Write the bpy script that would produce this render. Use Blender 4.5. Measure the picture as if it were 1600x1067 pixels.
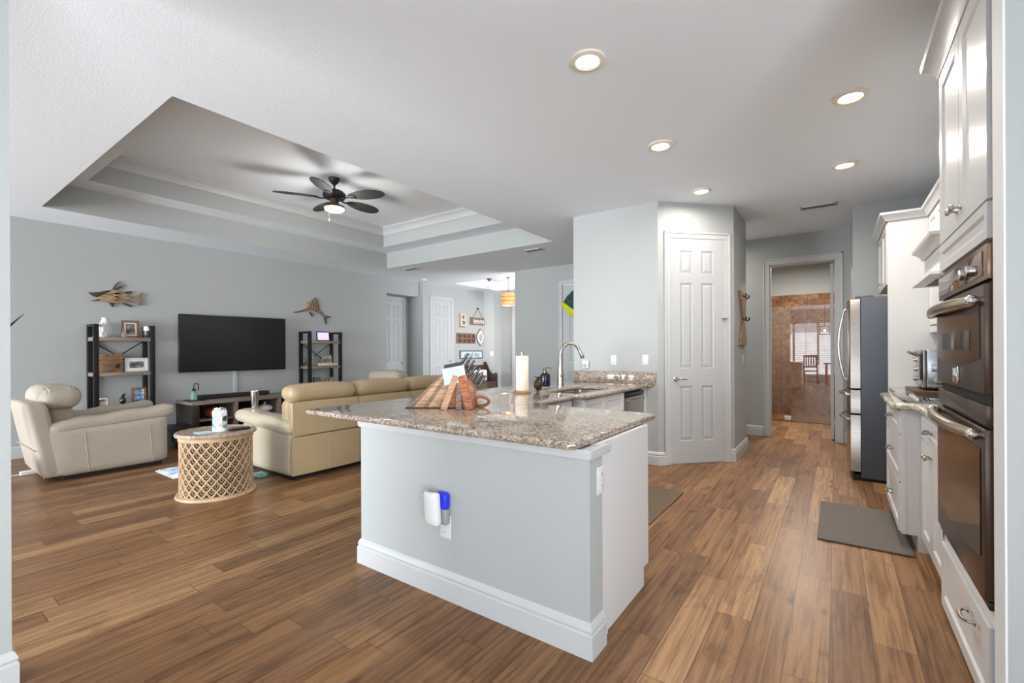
import bpy, bmesh, math, random
from mathutils import Vector, Matrix
random.seed(7)
for o in list(bpy.data.objects): bpy.data.objects.remove(o)
S = bpy.context.scene
COL = S.collection

# ---------------------------------------------------------------- camera
F_PX, YAW, ROLL, CY = 714.16, .6169, -.0046, 548.24
cam = bpy.data.cameras.new('camera'); co = bpy.data.objects.new('camera', cam); COL.objects.link(co)
cam.sensor_width = 36; cam.lens = F_PX / 1600 * 36; cam.clip_start = .02; cam.clip_end = 200
cam.shift_y = (CY - 533.5) / 1600
R0 = Vector((math.cos(YAW), math.sin(YAW), 0)); FW = Vector((-math.sin(YAW), math.cos(YAW), 0)); U0 = Vector((0, 0, 1))
RR = R0 * math.cos(ROLL) + U0 * math.sin(ROLL); UU = U0 * math.cos(ROLL) - R0 * math.sin(ROLL)
m = Matrix((RR, UU, -FW)).transposed().to_4x4(); m.translation = (0, 0, 1.28); co.matrix_world = m
S.camera = co

# ---------------------------------------------------------------- view, world, lights
S.view_settings.view_transform = 'Standard'; S.view_settings.look = 'None'
S.view_settings.gamma = 1; S.view_settings.use_curve_mapping = False
S.view_settings.exposure = 0.82
w = bpy.data.worlds.new('daylight'); S.world = w; w.use_nodes = True
bg = w.node_tree.nodes['Background']; bg.inputs[0].default_value = (.80, .90, 1, 1); bg.inputs[1].default_value = 1.2

def area(name, loc, rot, sx, sy, power, color=(1, 1, 1), spread=180, shape='RECTANGLE'):
    l = bpy.data.lights.new(name, 'AREA'); l.shape = shape; l.size = sx; l.size_y = sy
    l.energy = power; l.color = color; l.spread = math.radians(spread)
    o = bpy.data.objects.new(name, l); COL.objects.link(o); o.location = loc; o.rotation_euler = rot
    return o
HP = math.pi / 2
# daylight arriving through the nook windows and the living room sliding doors (both behind / beside the camera)
area('nook_window_daylight', (-.6, -3.75, 1.15), (HP + .6, 0, 0), 3.5, 2.1, 30, (.91, .955, 1))
area('slider_daylight', (-5.6, -6.4, 1.15), (HP + .12, 0, 0), 4.4, 2.2, 640, (.91, .955, 1))
area('nook_side_fill', (2.5, -1.75, 1.1), (HP + .6, 0, HP), 2.8, 2.1, 290, (.91, .955, 1))  # unseen side source, added to lift the ceiling and television wall
# unseen daylight panel, added to brighten the dining corner
area('dining_fill', (-3.7, 9.0, 1.4), (HP + .2, 0, HP), 2.2, 2.0, 95, (.91, .955, 1))

# ---------------------------------------------------------------- helpers
def lin(c):
    return tuple(x / 12.92 if x <= .04045 else ((x + .055) / 1.055) ** 2.4 for x in c)
def hexc(h):
    h = h.lstrip('#'); return lin(tuple(int(h[i:i + 2], 16) / 255 for i in (0, 2, 4)))
MATS = {}
def M(name, color='#808080', rough=.5, metal=0., spec=.5, bump=None, var=None, emit=None, coat=0, trans=0, ior=1.45, alpha=1):
    """procedural principled material: bump=(scale,strength) noise bump; var=(scale,amount,stretch) tone variation"""
    if name in MATS: return MATS[name]
    mt = bpy.data.materials.new(name); mt.use_nodes = True; nt = mt.node_tree
    b = nt.nodes['Principled BSDF']; c = hexc(color) if isinstance(color, str) else color
    b.inputs['Base Color'].default_value = (*c, 1); b.inputs['Roughness'].default_value = rough
    b.inputs['Metallic'].default_value = metal; b.inputs['Specular IOR Level'].default_value = spec
    b.inputs['Coat Weight'].default_value = coat; b.inputs['Transmission Weight'].default_value = trans
    b.inputs['IOR'].default_value = ior; b.inputs['Alpha'].default_value = alpha
    if emit:
        ec = hexc(emit[0]) if isinstance(emit[0], str) else emit[0]
        b.inputs['Emission Color'].default_value = (*ec, 1); b.inputs['Emission Strength'].default_value = emit[1]
    tc = nt.nodes.new('ShaderNodeTexCoord')
    if var:
        mp = nt.nodes.new('ShaderNodeMapping'); nt.links.new(tc.outputs['Object'], mp.inputs[0])
        mp.inputs['Scale'].default_value = var[2] if len(var) > 2 else (1, 1, 1)
        n = nt.nodes.new('ShaderNodeTexNoise'); n.inputs['Scale'].default_value = var[0]; n.inputs['Detail'].default_value = 5
        nt.links.new(mp.outputs[0], n.inputs['Vector'])
        r = nt.nodes.new('ShaderNodeValToRGB'); a = var[1]
        r.color_ramp.elements[0].position = .3; r.color_ramp.elements[1].position = .7
        r.color_ramp.elements[0].color = (*[max(0, x * (1 - a)) for x in c], 1)
        r.color_ramp.elements[1].color = (*[min(1, x * (1 + a)) for x in c], 1)
        nt.links.new(n.outputs['Fac'], r.inputs[0]); nt.links.new(r.outputs[0], b.inputs['Base Color'])
    if bump:
        n = nt.nodes.new('ShaderNodeTexNoise'); n.inputs['Scale'].default_value = bump[0]; n.inputs['Detail'].default_value = 3
        nt.links.new(tc.outputs['Object'], n.inputs['Vector'])
        bp = nt.nodes.new('ShaderNodeBump'); bp.inputs['Strength'].default_value = bump[1]; bp.inputs['Distance'].default_value = .01
        nt.links.new(n.outputs['Fac'], bp.inputs['Height']); nt.links.new(bp.outputs[0], b.inputs['Normal'])
    MATS[name] = mt
    return mt

class MB:
    def __init__(s): s.b = bmesh.new(); s.smooth = True
    def _new(s, before): return [v for v in s.b.verts if v.index == -1 or v not in before]
    def hexa(s, p, bev=0, seg=2):
        """p: 8 points, bottom ring 0-3 then top ring 4-7"""
        v = [s.b.verts.new(q) for q in p]
        fs = [s.b.faces.new([v[i] for i in f]) for f in ((3, 2, 1, 0), (4, 5, 6, 7), (0, 1, 5, 4), (1, 2, 6, 5), (2, 3, 7, 6), (3, 0, 4, 7))]
        if bev:
            es = list({e for f in fs for e in f.edges})
            bmesh.ops.bevel(s.b, geom=es, offset=bev, segments=seg, affect='EDGES', profile=.5)
        return s
    def box(s, x0, x1, y0, y1, z0, z1, bev=0, seg=2):
        x0, x1 = min(x0, x1), max(x0, x1); y0, y1 = min(y0, y1), max(y0, y1); z0, z1 = min(z0, z1), max(z0, z1)
        return s.hexa([(x0, y0, z0), (x1, y0, z0), (x1, y1, z0), (x0, y1, z0), (x0, y0, z1), (x1, y0, z1), (x1, y1, z1), (x0, y1, z1)], bev, seg)
    def obox(s, o, u, v, n, a0, a1, b0, b1, c0, c1, bev=0, seg=2):
        """box in a basis: u across, v up, n outward (u x v = n)"""
        P = lambda a, b, c: o + u * a + v * b + n * c
        return s.hexa([P(a0, b0, c0), P(a1, b0, c0), P(a1, b1, c0), P(a0, b1, c0), P(a0, b0, c1), P(a1, b0, c1), P(a1, b1, c1), P(a0, b1, c1)], bev, seg)
    def rbox(s, c, size, r, n=8, fn=None):
        """rounded box with a dense grid; fn(x,y,z in [-1,1]) -> Vector offset"""
        c = Vector(c); h = Vector(size) / 2; r = min(r, *h); vs = {}
        def vert(i, j, k):
            key = (i, j, k)
            if key not in vs:
                g = Vector((2 * i / n - 1, 2 * j / n - 1, 2 * k / n - 1))
                p = Vector((g.x * h.x, g.y * h.y, g.z * h.z))
                q = Vector([max(-(h[a] - r), min(h[a] - r, p[a])) for a in range(3)])
                d = p - q
                p2 = q + d.normalized() * r if d.length > 1e-9 else q
                if fn: p2 = p2 + Vector(fn(g.x, g.y, g.z))
                vs[key] = s.b.verts.new(c + p2)
            return vs[key]
        for a in range(n):
            for b in range(n):
                for q in (((a, b, 0), (a, b + 1, 0), (a + 1, b + 1, 0), (a + 1, b, 0)), ((a, b, n), (a + 1, b, n), (a + 1, b + 1, n), (a, b + 1, n)),
                          ((a, 0, b), (a + 1, 0, b), (a + 1, 0, b + 1), (a, 0, b + 1)), ((a, n, b), (a, n, b + 1), (a + 1, n, b + 1), (a + 1, n, b)),
                          ((0, a, b), (0, a, b + 1), (0, a + 1, b + 1), (0, a + 1, b)), ((n, a, b), (n, a + 1, b), (n, a + 1, b + 1), (n, a, b + 1))):
                    s.b.faces.new([vert(*t) for t in q])
        return s
    def cyl(s, p0, p1, r0, r1=None, seg=20): return s.tube([p0, p1], [r0, r0 if r1 is None else r1], seg)
    def tube(s, pts, r, seg=10, caps=True):
        pts = [Vector(p) for p in pts]; n = len(pts)
        rr = r if isinstance(r, (list, tuple)) else [r] * n
        t0 = (pts[1] - pts[0]).normalized(); up = Vector((0, 0, 1)) if abs(t0.z) < .9 else Vector((1, 0, 0))
        x = t0.cross(up).normalized(); rings = []
        for i, p in enumerate(pts):
            t = (pts[min(i + 1, n - 1)] - pts[max(i - 1, 0)]).normalized()
            x = (x - t * x.dot(t)).normalized(); y = t.cross(x)
            rings.append([s.b.verts.new(p + x * math.cos(2 * math.pi * k / seg) * rr[i] + y * math.sin(2 * math.pi * k / seg) * rr[i]) for k in range(seg)])
        for a, b in zip(rings, rings[1:]):
            for k in range(seg): s.b.faces.new((a[k], a[(k + 1) % seg], b[(k + 1) % seg], b[k]))
        if caps: s.b.faces.new(rings[0][::-1]); s.b.faces.new(rings[-1])
        return s
    def lathe(s, prof, c=(0, 0, 0), seg=32, axis=None):
        """prof [(r,h)] revolved about axis through c"""
        c = Vector(c); ax = Vector(axis or (0, 0, 1)).normalized()
        x = ax.orthogonal().normalized(); y = ax.cross(x); rings = []
        for r, h in prof:
            if r < 1e-6: rings.append([s.b.verts.new(c + ax * h)])
            else: rings.append([s.b.verts.new(c + ax * h + (x * math.cos(2 * math.pi * k / seg) + y * math.sin(2 * math.pi * k / seg)) * r) for k in range(seg)])
        for a, b in zip(rings, rings[1:]):
            for k in range(seg):
                k2 = (k + 1) % seg
                if len(a) == 1 and len(b) == 1: continue
                if len(a) == 1: s.b.faces.new((a[0], b[k2], b[k]))
                elif len(b) == 1: s.b.faces.new((a[k], a[k2], b[0]))
                else: s.b.faces.new((a[k], a[k2], b[k2], b[k]))
        return s
    def ell(s, c, r, seg=20, rings=12, fn=None):
        c = Vector(c); rows = []
        for i in range(rings + 1):
            th = math.pi * i / rings; row = []
            for k in range(1 if i in (0, rings) else seg):
                ph = 2 * math.pi * k / seg
                p = Vector((math.sin(th) * math.cos(ph), math.sin(th) * math.sin(ph), math.cos(th)))
                f = fn(p) if fn else 1
                row.append(s.b.verts.new(c + Vector((p.x * r[0], p.y * r[1], p.z * r[2])) * f))
            rows.append(row)
        for a, b in zip(rows, rows[1:]):
            for k in range(seg):
                k2 = (k + 1) % seg
                if len(a) == 1: s.b.faces.new((a[0], b[k], b[k2]))
                elif len(b) == 1: s.b.faces.new((a[k], b[0], a[k2]))
                else: s.b.faces.new((a[k], b[k], b[k2], a[k2]))
        return s
    def prism(s, pts, o, u, v, n, t0, t1, bev=0):
        """2-D outline extruded from t0 to t1 along n"""
        o, u, v, n = map(Vector, (o, u, v, n))
        a = [s.b.verts.new(o + u * p[0] + v * p[1] + n * t0) for p in pts]
        b = [s.b.verts.new(o + u * p[0] + v * p[1] + n * t1) for p in pts]
        fs = [s.b.faces.new(a[::-1]), s.b.faces.new(b)]
        k = len(pts)
        for i in range(k): fs.append(s.b.faces.new((a[i], a[(i + 1) % k], b[(i + 1) % k], b[i])))
        if bev: bmesh.ops.bevel(s.b, geom=list(fs[1].edges), offset=bev, segments=2, affect='EDGES', profile=.5)
        return s
    def sweep(s, prof, path, closed=False, side=1):
        """profile [(out,z)] along an XY path, mitred; out is to the right of travel * side"""
        P = [Vector((p[0], p[1], 0)) for p in path]; n = len(P); rows = []
        def nrm(a, b):
            d = (b - a).normalized(); return Vector((d.y, -d.x, 0)) * side
        for i in range(n):
            if closed: n0, n1 = nrm(P[i - 1], P[i]), nrm(P[i], P[(i + 1) % n])
            else:
                n0 = nrm(P[i - 1], P[i]) if i > 0 else nrm(P[0], P[1])
                n1 = nrm(P[i], P[i + 1]) if i < n - 1 else n0
            mvec = (n0 + n1); mvec = mvec / (mvec.length_squared / 2) if mvec.length > 1e-6 else n0
            rows.append([s.b.verts.new(P[i] + mvec * a + Vector((0, 0, z))) for a, z in prof])
        k = len(prof)
        rng = range(n if closed else n - 1)
        for i in rng:
            a, b = rows[i], rows[(i + 1) % n]
            for j in range(k): s.b.faces.new((a[j], a[(j + 1) % k], b[(j + 1) % k], b[j]))
        if not closed: s.b.faces.new(rows[0]); s.b.faces.new(rows[-1][::-1])
        return s
    def quad(s, *p): s.b.faces.new([s.b.verts.new(q) for q in p]); return s
    def mesh(s, name, mat, off=Vector(), sharp=35):
        bmesh.ops.recalc_face_normals(s.b, faces=list(s.b.faces))
        if off.length: bmesh.ops.translate(s.b, verts=list(s.b.verts), vec=-off)
        me = bpy.data.meshes.new(name); s.b.to_mesh(me); s.b.free()
        for mm in (mat if isinstance(mat, (list, tuple)) else [mat]): me.materials.append(mm)
        if s.smooth:
            for p in me.polygons: p.use_smooth = True
            me.set_sharp_from_angle(angle=math.radians(sharp))
        return me

def woff(o):
    v = Vector()
    while o: v = v + o.location; o = o.parent
    return v
def part(name, mb, mat, parent=None, label=None, local=False, stuff=False):
    """one mesh object; world coordinates unless local (then relative to the parent)"""
    me = mb.mesh(name, mat, Vector() if (local or parent is None) else woff(parent))
    o = bpy.data.objects.new(name, me); COL.objects.link(o)
    if parent: o.parent = parent
    if label: o['label'] = label
    if stuff: o['kind'] = 'stuff'
    return o
def thing(name, label, cat, loc=(0, 0, 0), rotz=0, group=None):
    o = bpy.data.objects.new(name, None); COL.objects.link(o); o.empty_display_size = .05
    o.location = loc; o.rotation_euler = (0, 0, rotz); o['label'] = label; o['category'] = cat
    if group: o['group'] = group
    return o
def solo(name, mb, mat, label, cat, group=None):
    """a thing that is one mesh, origin moved to its base"""
    vs = [v.co for v in mb.b.verts]
    c = Vector(((min(v.x for v in vs) + max(v.x for v in vs)) / 2, (min(v.y for v in vs) + max(v.y for v in vs)) / 2, min(v.z for v in vs)))
    me = mb.mesh(name, mat, c); o = bpy.data.objects.new(name, me); COL.objects.link(o); o.location = c
    o['label'] = label; o['category'] = cat
    if group: o['group'] = group
    return o
def struct(name, mb, mat):
    o = part(name, mb, mat); o['kind'] = 'structure'; return o
def dup(root, loc, rotz, label, group=None):
    r = root.copy(); COL.objects.link(r); r.location = loc; r.rotation_euler = (0, 0, rotz); r['label'] = label
    if group: r['group'] = group
    def rec(a, b):
        for ch in list(a.children):
            c = ch.copy(); COL.objects.link(c); c.parent = b; rec(ch, c)
    rec(root, r)
    return r
def text_part(name, body, size, mat, parent, o, u, v, n, extrude=.002, align='CENTER'):
    cu = bpy.data.curves.new(name, 'FONT'); cu.body = body; cu.size = size; cu.extrude = extrude; cu.align_x = align; cu.align_y = 'CENTER'
    t = bpy.data.objects.new(name, cu); COL.objects.link(t)
    bpy.context.view_layer.update()
    me = bpy.data.meshes.new_from_object(t.evaluated_get(bpy.context.evaluated_depsgraph_get()))
    bpy.data.objects.remove(t)
    u, v, n = Vector(u), Vector(v), Vector(n); mt = Matrix((u, v, n)).transposed().to_4x4(); mt.translation = Vector(o) - (woff(parent) if parent else Vector())
    me.transform(mt); me.materials.clear(); me.materials.append(mat); me.name = name
    ob = bpy.data.objects.new(name, me); COL.objects.link(ob); ob.parent = parent
    return ob
X, Y, Z = Vector((1, 0, 0)), Vector((0, 1, 0)), Vector((0, 0, 1))

def panel_slab(mb, o, u, v, n, cu, cv, panels, t, d, raised=0):
    """slab whose front (n*0) carries recessed panels; cu, cv are grid cuts; panels = set of (i,j) cells"""
    w, h = cu[-1], cv[-1]
    mb.obox(o, u, v, n, 0, w, 0, h, -t, -d)
    for i in range(len(cu) - 1):
        j0 = None
        for j in range(len(cv)):
            blocked = j == len(cv) - 1 or (i, j) in panels
            if not blocked and j0 is None: j0 = j
            if blocked and j0 is not None:
                mb.obox(o, u, v, n, cu[i], cu[i + 1], cv[j0], cv[j], -d, 0); j0 = None
    for i, j in panels:
        a0, a1, b0, b1 = cu[i], cu[i + 1], cv[j], cv[j + 1]
        P = lambda a, b, c: o + u * a + v * b + n * c
        if raised:
            e, g = .012, min(.04, (a1 - a0) * .3)
            q0 = [(a0 + e, b0 + e), (a1 - e, b0 + e), (a1 - e, b1 - e), (a0 + e, b1 - e)]
            q1 = [(a0 + g, b0 + g), (a1 - g, b0 + g), (a1 - g, b1 - g), (a0 + g, b1 - g)]
            mb.hexa([P(a, b, -d) for a, b in q0] + [P(a, b, -d + raised) for a, b in q1])
        # sloped sticking around the panel
        s_ = .010
        for (p0, p1, dx, dy) in (((a0, b0), (a1, b0), 0, 1), ((a1, b0), (a1, b1), -1, 0), ((a1, b1), (a0, b1), 0, -1), ((a0, b1), (a0, b0), 1, 0)):
            mb.quad(P(*p0, 0), P(*p1, 0), P(p1[0] + dx * s_, p1[1] + dy * s_, -d), P(p0[0] + dx * s_, p0[1] + dy * s_, -d))
    return mb
def shaker(mb, o, u, v, n, w, h, t=.02, s=.06, d=.009):
    s = min(s, h * .3, w * .3)
    return panel_slab(mb, o, u, v, n, [0, s, w - s, w], [0, s, h - s, h], {(1, 1)}, t, d)
def six_panel(mb, o, u, v, n, w, h, t=.04):
    a = [0, .175 * w, .40 * w, .567 * w, .79 * w, w]
    a[4] = w - .205 * w
    z = [k * h / 2.535 for k in (0, .25, .87, 1.07, 2.035, 2.14, 2.40, 2.535)]
    return panel_slab(mb, o, u, v, n, a, z, {(1, 1), (3, 1), (1, 3), (3, 3), (1, 5), (3, 5)}, t, .010, .008)

# ---------------------------------------------------------------- materials
wall_m = M('wall_paint_grey', '#a8abaa', .6, bump=(160, .06))
ceil_m = M('ceiling_white', '#e8eef4', .85, bump=(90, .10))
trim_m = M('trim_white', '#bcbdbe', .4)
cab_m = M('cabinet_white', '#d2d2d2', .3)
door_m = M('door_white', '#b6b8ba', .4)
black_metal = M('black_metal', '#17171a', .45, .3)
chrome = M('chrome', '#d8d8d8', .12, 1)
nickel = M('brushed_nickel', '#b5aea6', .28, 1)
steel = M('stainless_steel', '#b9b4b0', .27, 1, var=(3, .06, (1, 1, 30)))
dark_steel = M('bronze_tinted_steel', '#5a4c43', .3, .8)
oven_glass = M('oven_dark_glass', '#241b16', .10, 0, spec=.35)
leather = M('cream_leather', '#ada395', .42, bump=(60, .10), var=(2.5, .05))
leather_warm_shade = M('warm_shade_leather', '#b49d7c', .45, bump=(60, .10), var=(2.5, .05))  # sofa leather with warm shade in its colour, unused
grey_wood = M('grey_brown_wood', '#85776c', .5, var=(6, .25, (8, 1, 8)))
dark_wood = M('dark_wood', '#4a3630', .45, var=(6, .25, (1, 8, 8)))
glass_clear = M('clear_glass', '#f2f8f6', .02, trans=1)
white_cer = M('white_ceramic', '#d2d1ce', .35)
plastic_white = M('white_plastic', '#d2d2d2', .4)
rubber = M('black_rubber', '#0d0d0e', .6)
warm_emit = M('warm_lamp_glow', '#ffffff', .5, emit=('#ffe2b0', 9))

def floor_mat():
    mt = bpy.data.materials.new('walnut_plank_floor'); mt.use_nodes = True; nt = mt.node_tree; N = nt.nodes.new; L = nt.links.new
    b = nt.nodes['Principled BSDF']; tc = N('ShaderNodeTexCoord'); sep = N('ShaderNodeSeparateXYZ'); L(tc.outputs['Object'], sep.inputs[0])
    def math_(op, a, bb=None, c=None):
        n = N('ShaderNodeMath'); n.operation = op
        for i, q in enumerate((a, bb, c)):
            if q is None: continue
            if isinstance(q, (int, float)): n.inputs[i].default_value = q
            else: L(q, n.inputs[i])
        return n.outputs[0]
    W_, LEN = .152, .98
    u = math_('DIVIDE', math_('ADD', sep.outputs['X'], 50 * W_ + .028), W_); row = math_('FLOOR', u)
    wn = N('ShaderNodeTexWhiteNoise'); wn.noise_dimensions = '1D'; L(row, wn.inputs['W'])
    v = math_('ADD', math_('DIVIDE', sep.outputs['Y'], LEN), math_('MULTIPLY', wn.outputs['Value'], 7.31)); cell = math_('FLOOR', v)
    cmb = N('ShaderNodeCombineXYZ'); L(row, cmb.inputs[0]); L(cell, cmb.inputs[1])
    w2 = N('ShaderNodeTexWhiteNoise'); w2.noise_dimensions = '2D'; L(cmb.outputs[0], w2.inputs['Vector'])
    # grain
    mp = N('ShaderNodeCombineXYZ'); L(math_('MULTIPLY', sep.outputs['X'], 52), mp.inputs[0])
    L(math_('ADD', math_('MULTIPLY', sep.outputs['Y'], 1.7), math_('MULTIPLY', w2.outputs['Value'], 37)), mp.inputs[1]); L(math_('MULTIPLY', w2.outputs['Value'], 91), mp.inputs[2])
    g1 = N('ShaderNodeTexNoise'); g1.inputs['Scale'].default_value = 1.0; g1.inputs['Detail'].default_value = 6; g1.inputs['Roughness'].default_value = .62; g1.inputs['Distortion'].default_value = .6; L(mp.outputs[0], g1.inputs['Vector'])
    mp2 = N('ShaderNodeCombineXYZ'); L(math_('MULTIPLY', sep.outputs['X'], 9), mp2.inputs[0])
    L(math_('ADD', math_('MULTIPLY', sep.outputs['Y'], 2.2), math_('MULTIPLY', w2.outputs['Value'], 11)), mp2.inputs[1]); L(math_('MULTIPLY', w2.outputs['Value'], 53), mp2.inputs[2])
    g2 = N('ShaderNodeTexNoise'); g2.inputs['Scale'].default_value = 1.0; g2.inputs['Detail'].default_value = 3; g2.inputs['Distortion'].default_value = 1.6; L(mp2.outputs[0], g2.inputs['Vector'])
    r1 = N('ShaderNodeValToRGB'); e = r1.color_ramp.elements
    e[0].position = .0; e[0].color = (*hexc('#7b593d'), 1); e[1].position = 1; e[1].color = (*hexc('#a57f5a'), 1)
    k = r1.color_ramp.elements.new(.45); k.color = (*hexc('#886343'), 1); k = r1.color_ramp.elements.new(.85); k.color = (*hexc('#946e4a'), 1)
    L(w2.outputs['Value'], r1.inputs[0])
    r2 = N('ShaderNodeValToRGB'); e = r2.color_ramp.elements; e[0].position = .34; e[0].color = (.40, .36, .33, 1); e[1].position = .58; e[1].color = (1.06, 1.06, 1.06, 1); L(g1.outputs['Fac'], r2.inputs[0])
    r3 = N('ShaderNodeValToRGB'); e = r3.color_ramp.elements; e[0].position = .30; e[0].color = (.46, .40, .36, 1); e[1].position = .45; e[1].color = (1, 1, 1, 1); L(g2.outputs['Fac'], r3.inputs[0])
    m1 = N('ShaderNodeMix'); m1.data_type = 'RGBA'; m1.blend_type = 'MULTIPLY'; m1.inputs[0].default_value = .82; L(r1.outputs[0], m1.inputs[6]); L(r2.outputs[0], m1.inputs[7])
    m2 = N('ShaderNodeMix'); m2.data_type = 'RGBA'; m2.blend_type = 'MULTIPLY'; m2.inputs[0].default_value = .6; L(m1.outputs[2], m2.inputs[6]); L(r3.outputs[0], m2.inputs[7])
    # scattered knots
    mp3 = N('ShaderNodeCombineXYZ'); L(math_('MULTIPLY', sep.outputs['X'], 7.5), mp3.inputs[0]); L(math_('ADD', math_('MULTIPLY', sep.outputs['Y'], 3.2), math_('MULTIPLY', w2.outputs['Value'], 9)), mp3.inputs[1])
    wv = N('ShaderNodeMix'); wv.data_type = 'VECTOR'; wv.inputs[0].default_value = .12; L(mp3.outputs[0], wv.inputs[4]); L(g2.outputs['Color'], wv.inputs[5])
    vk = N('ShaderNodeTexVoronoi'); vk.inputs['Scale'].default_value = 1; L(wv.outputs[1], vk.inputs['Vector'])
    gate = N('ShaderNodeSeparateColor'); L(vk.outputs['Color'], gate.inputs[0])
    kr = N('ShaderNodeMapRange'); kr.inputs['From Min'].default_value = .03; kr.inputs['From Max'].default_value = .17; kr.inputs['To Min'].default_value = .85; kr.inputs['To Max'].default_value = 0; L(vk.outputs['Distance'], kr.inputs['Value'])
    kf = math_('MULTIPLY', kr.outputs[0], math_('GREATER_THAN', gate.outputs['Red'], .72))
    mk = N('ShaderNodeMix'); mk.data_type = 'RGBA'; L(kf, mk.inputs[0]); L(m2.outputs[2], mk.inputs[6]); mk.inputs[7].default_value = (*hexc('#4d3523'), 1); m2 = mk
    # seams
    fu = math_('FRACT', u); fv = math_('FRACT', v)
    su = math_('MINIMUM', fu, math_('SUBTRACT', 1, fu)); sv = math_('MINIMUM', fv, math_('SUBTRACT', 1, fv))
    seam = math_('MAXIMUM', math_('LESS_THAN', su, .011), math_('LESS_THAN', sv, .0016))
    m3 = N('ShaderNodeMix'); m3.data_type = 'RGBA'; L(math_('MULTIPLY', seam, .75), m3.inputs[0]); L(m2.outputs[2], m3.inputs[6]); m3.inputs[7].default_value = (*hexc('#3a281d'), 1)
    L(m3.outputs[2], b.inputs['Base Color']); b.inputs['Specular IOR Level'].default_value = .22
    L(math_('ADD', math_('MULTIPLY', g1.outputs['Fac'], .16), .28), b.inputs['Roughness'])
    bp = N('ShaderNodeBump'); bp.inputs['Strength'].default_value = .25; bp.inputs['Distance'].default_value = .002
    L(math_('SUBTRACT', math_('MULTIPLY', g1.outputs['Fac'], .4), seam), bp.inputs['Height']); L(bp.outputs[0], b.inputs['Normal'])
    return mt
floor_m = floor_mat()

def granite_mat(name, base, lightc, dark, brown, rough=.07):
    mt = bpy.data.materials.new(name); mt.use_nodes = True; nt = mt.node_tree; N = nt.nodes.new; L = nt.links.new
    b = nt.nodes['Principled BSDF']; tc = N('ShaderNodeTexCoord')
    n0 = N('ShaderNodeTexNoise'); n0.inputs['Scale'].default_value = 7; n0.inputs['Detail'].default_value = 4; L(tc.outputs['Object'], n0.inputs['Vector'])
    r0 = N('ShaderNodeValToRGB'); e = r0.color_ramp.elements; e[0].position = .35; e[0].color = (*hexc(base), 1); e[1].position = .65; e[1].color = (*hexc(lightc), 1); L(n0.outputs['Fac'], r0.inputs[0])
    v = N('ShaderNodeTexVoronoi'); v.inputs['Scale'].default_value = 130; L(tc.outputs['Object'], v.inputs['Vector'])
    sp = N('ShaderNodeSeparateColor'); L(v.outputs['Color'], sp.inputs[0])
    r1 = N('ShaderNodeValToRGB'); r1.color_ramp.interpolation = 'CONSTANT'; e = r1.color_ramp.elements
    e[0].position = 0; e[0].color = (*hexc(dark), 1); e[1].position = .09; e[1].color = (*hexc(brown), 1)
    q = e.new(.22); q.color = (*hexc(base), 1); q = e.new(.62); q.color = (*hexc(lightc), 1)
    L(sp.outputs['Red'], r1.inputs[0])
    v2 = N('ShaderNodeTexNoise'); v2.inputs['Scale'].default_value = 45; v2.inputs['Detail'].default_value = 5; L(tc.outputs['Object'], v2.inputs['Vector'])
    r2 = N('ShaderNodeValToRGB'); e = r2.color_ramp.elements; e[0].position = .36; e[0].color = (*hexc(brown), 1); e[1].position = .5; e[1].color = (1, 1, 1, 1); L(v2.outputs['Fac'], r2.inputs[0])
    m1 = N('ShaderNodeMix'); m1.data_type = 'RGBA'; m1.inputs[0].default_value = .6; L(r0.outputs[0], m1.inputs[6]); L(r1.outputs[0], m1.inputs[7])
    m2 = N('ShaderNodeMix'); m2.data_type = 'RGBA'; m2.blend_type = 'MULTIPLY'; m2.inputs[0].default_value = .55; L(m1.outputs[2], m2.inputs[6]); L(r2.outputs[0], m2.inputs[7])
    L(m2.outputs[2], b.inputs['Base Color']); b.inputs['Roughness'].default_value = rough; b.inputs['Specular IOR Level'].default_value = .6
    return mt
granite = granite_mat('speckled_granite', '#8d7b69', '#b3a99d', '#2c2826', '#6f5a47')
granite_light = granite_mat('pale_granite', '#b8ad9b', '#dcd8cf', '#55504a', '#8d7a62')

def wood_mat(name, c0, c1, sc=(1, 14, 14), rough=.45):
    if name in MATS: return MATS[name]
    mt = bpy.data.materials.new(name); mt.use_nodes = True; nt = mt.node_tree; N = nt.nodes.new; L = nt.links.new
    b = nt.nodes['Principled BSDF']; tc = N('ShaderNodeTexCoord'); mp = N('ShaderNodeMapping'); mp.inputs['Scale'].default_value = sc; L(tc.outputs['Object'], mp.inputs[0])
    n = N('ShaderNodeTexNoise'); n.inputs['Scale'].default_value = 4; n.inputs['Detail'].default_value = 6; n.inputs['Distortion'].default_value = .8; L(mp.outputs[0], n.inputs['Vector'])
    r = N('ShaderNodeValToRGB'); e = r.color_ramp.elements; e[0].position = .35; e[0].color = (*hexc(c0), 1); e[1].position = .65; e[1].color = (*hexc(c1), 1)
    L(n.outputs['Fac'], r.inputs[0]); L(r.outputs[0], b.inputs['Base Color']); b.inputs['Roughness'].default_value = rough
    MATS[name] = mt; return mt

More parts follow.
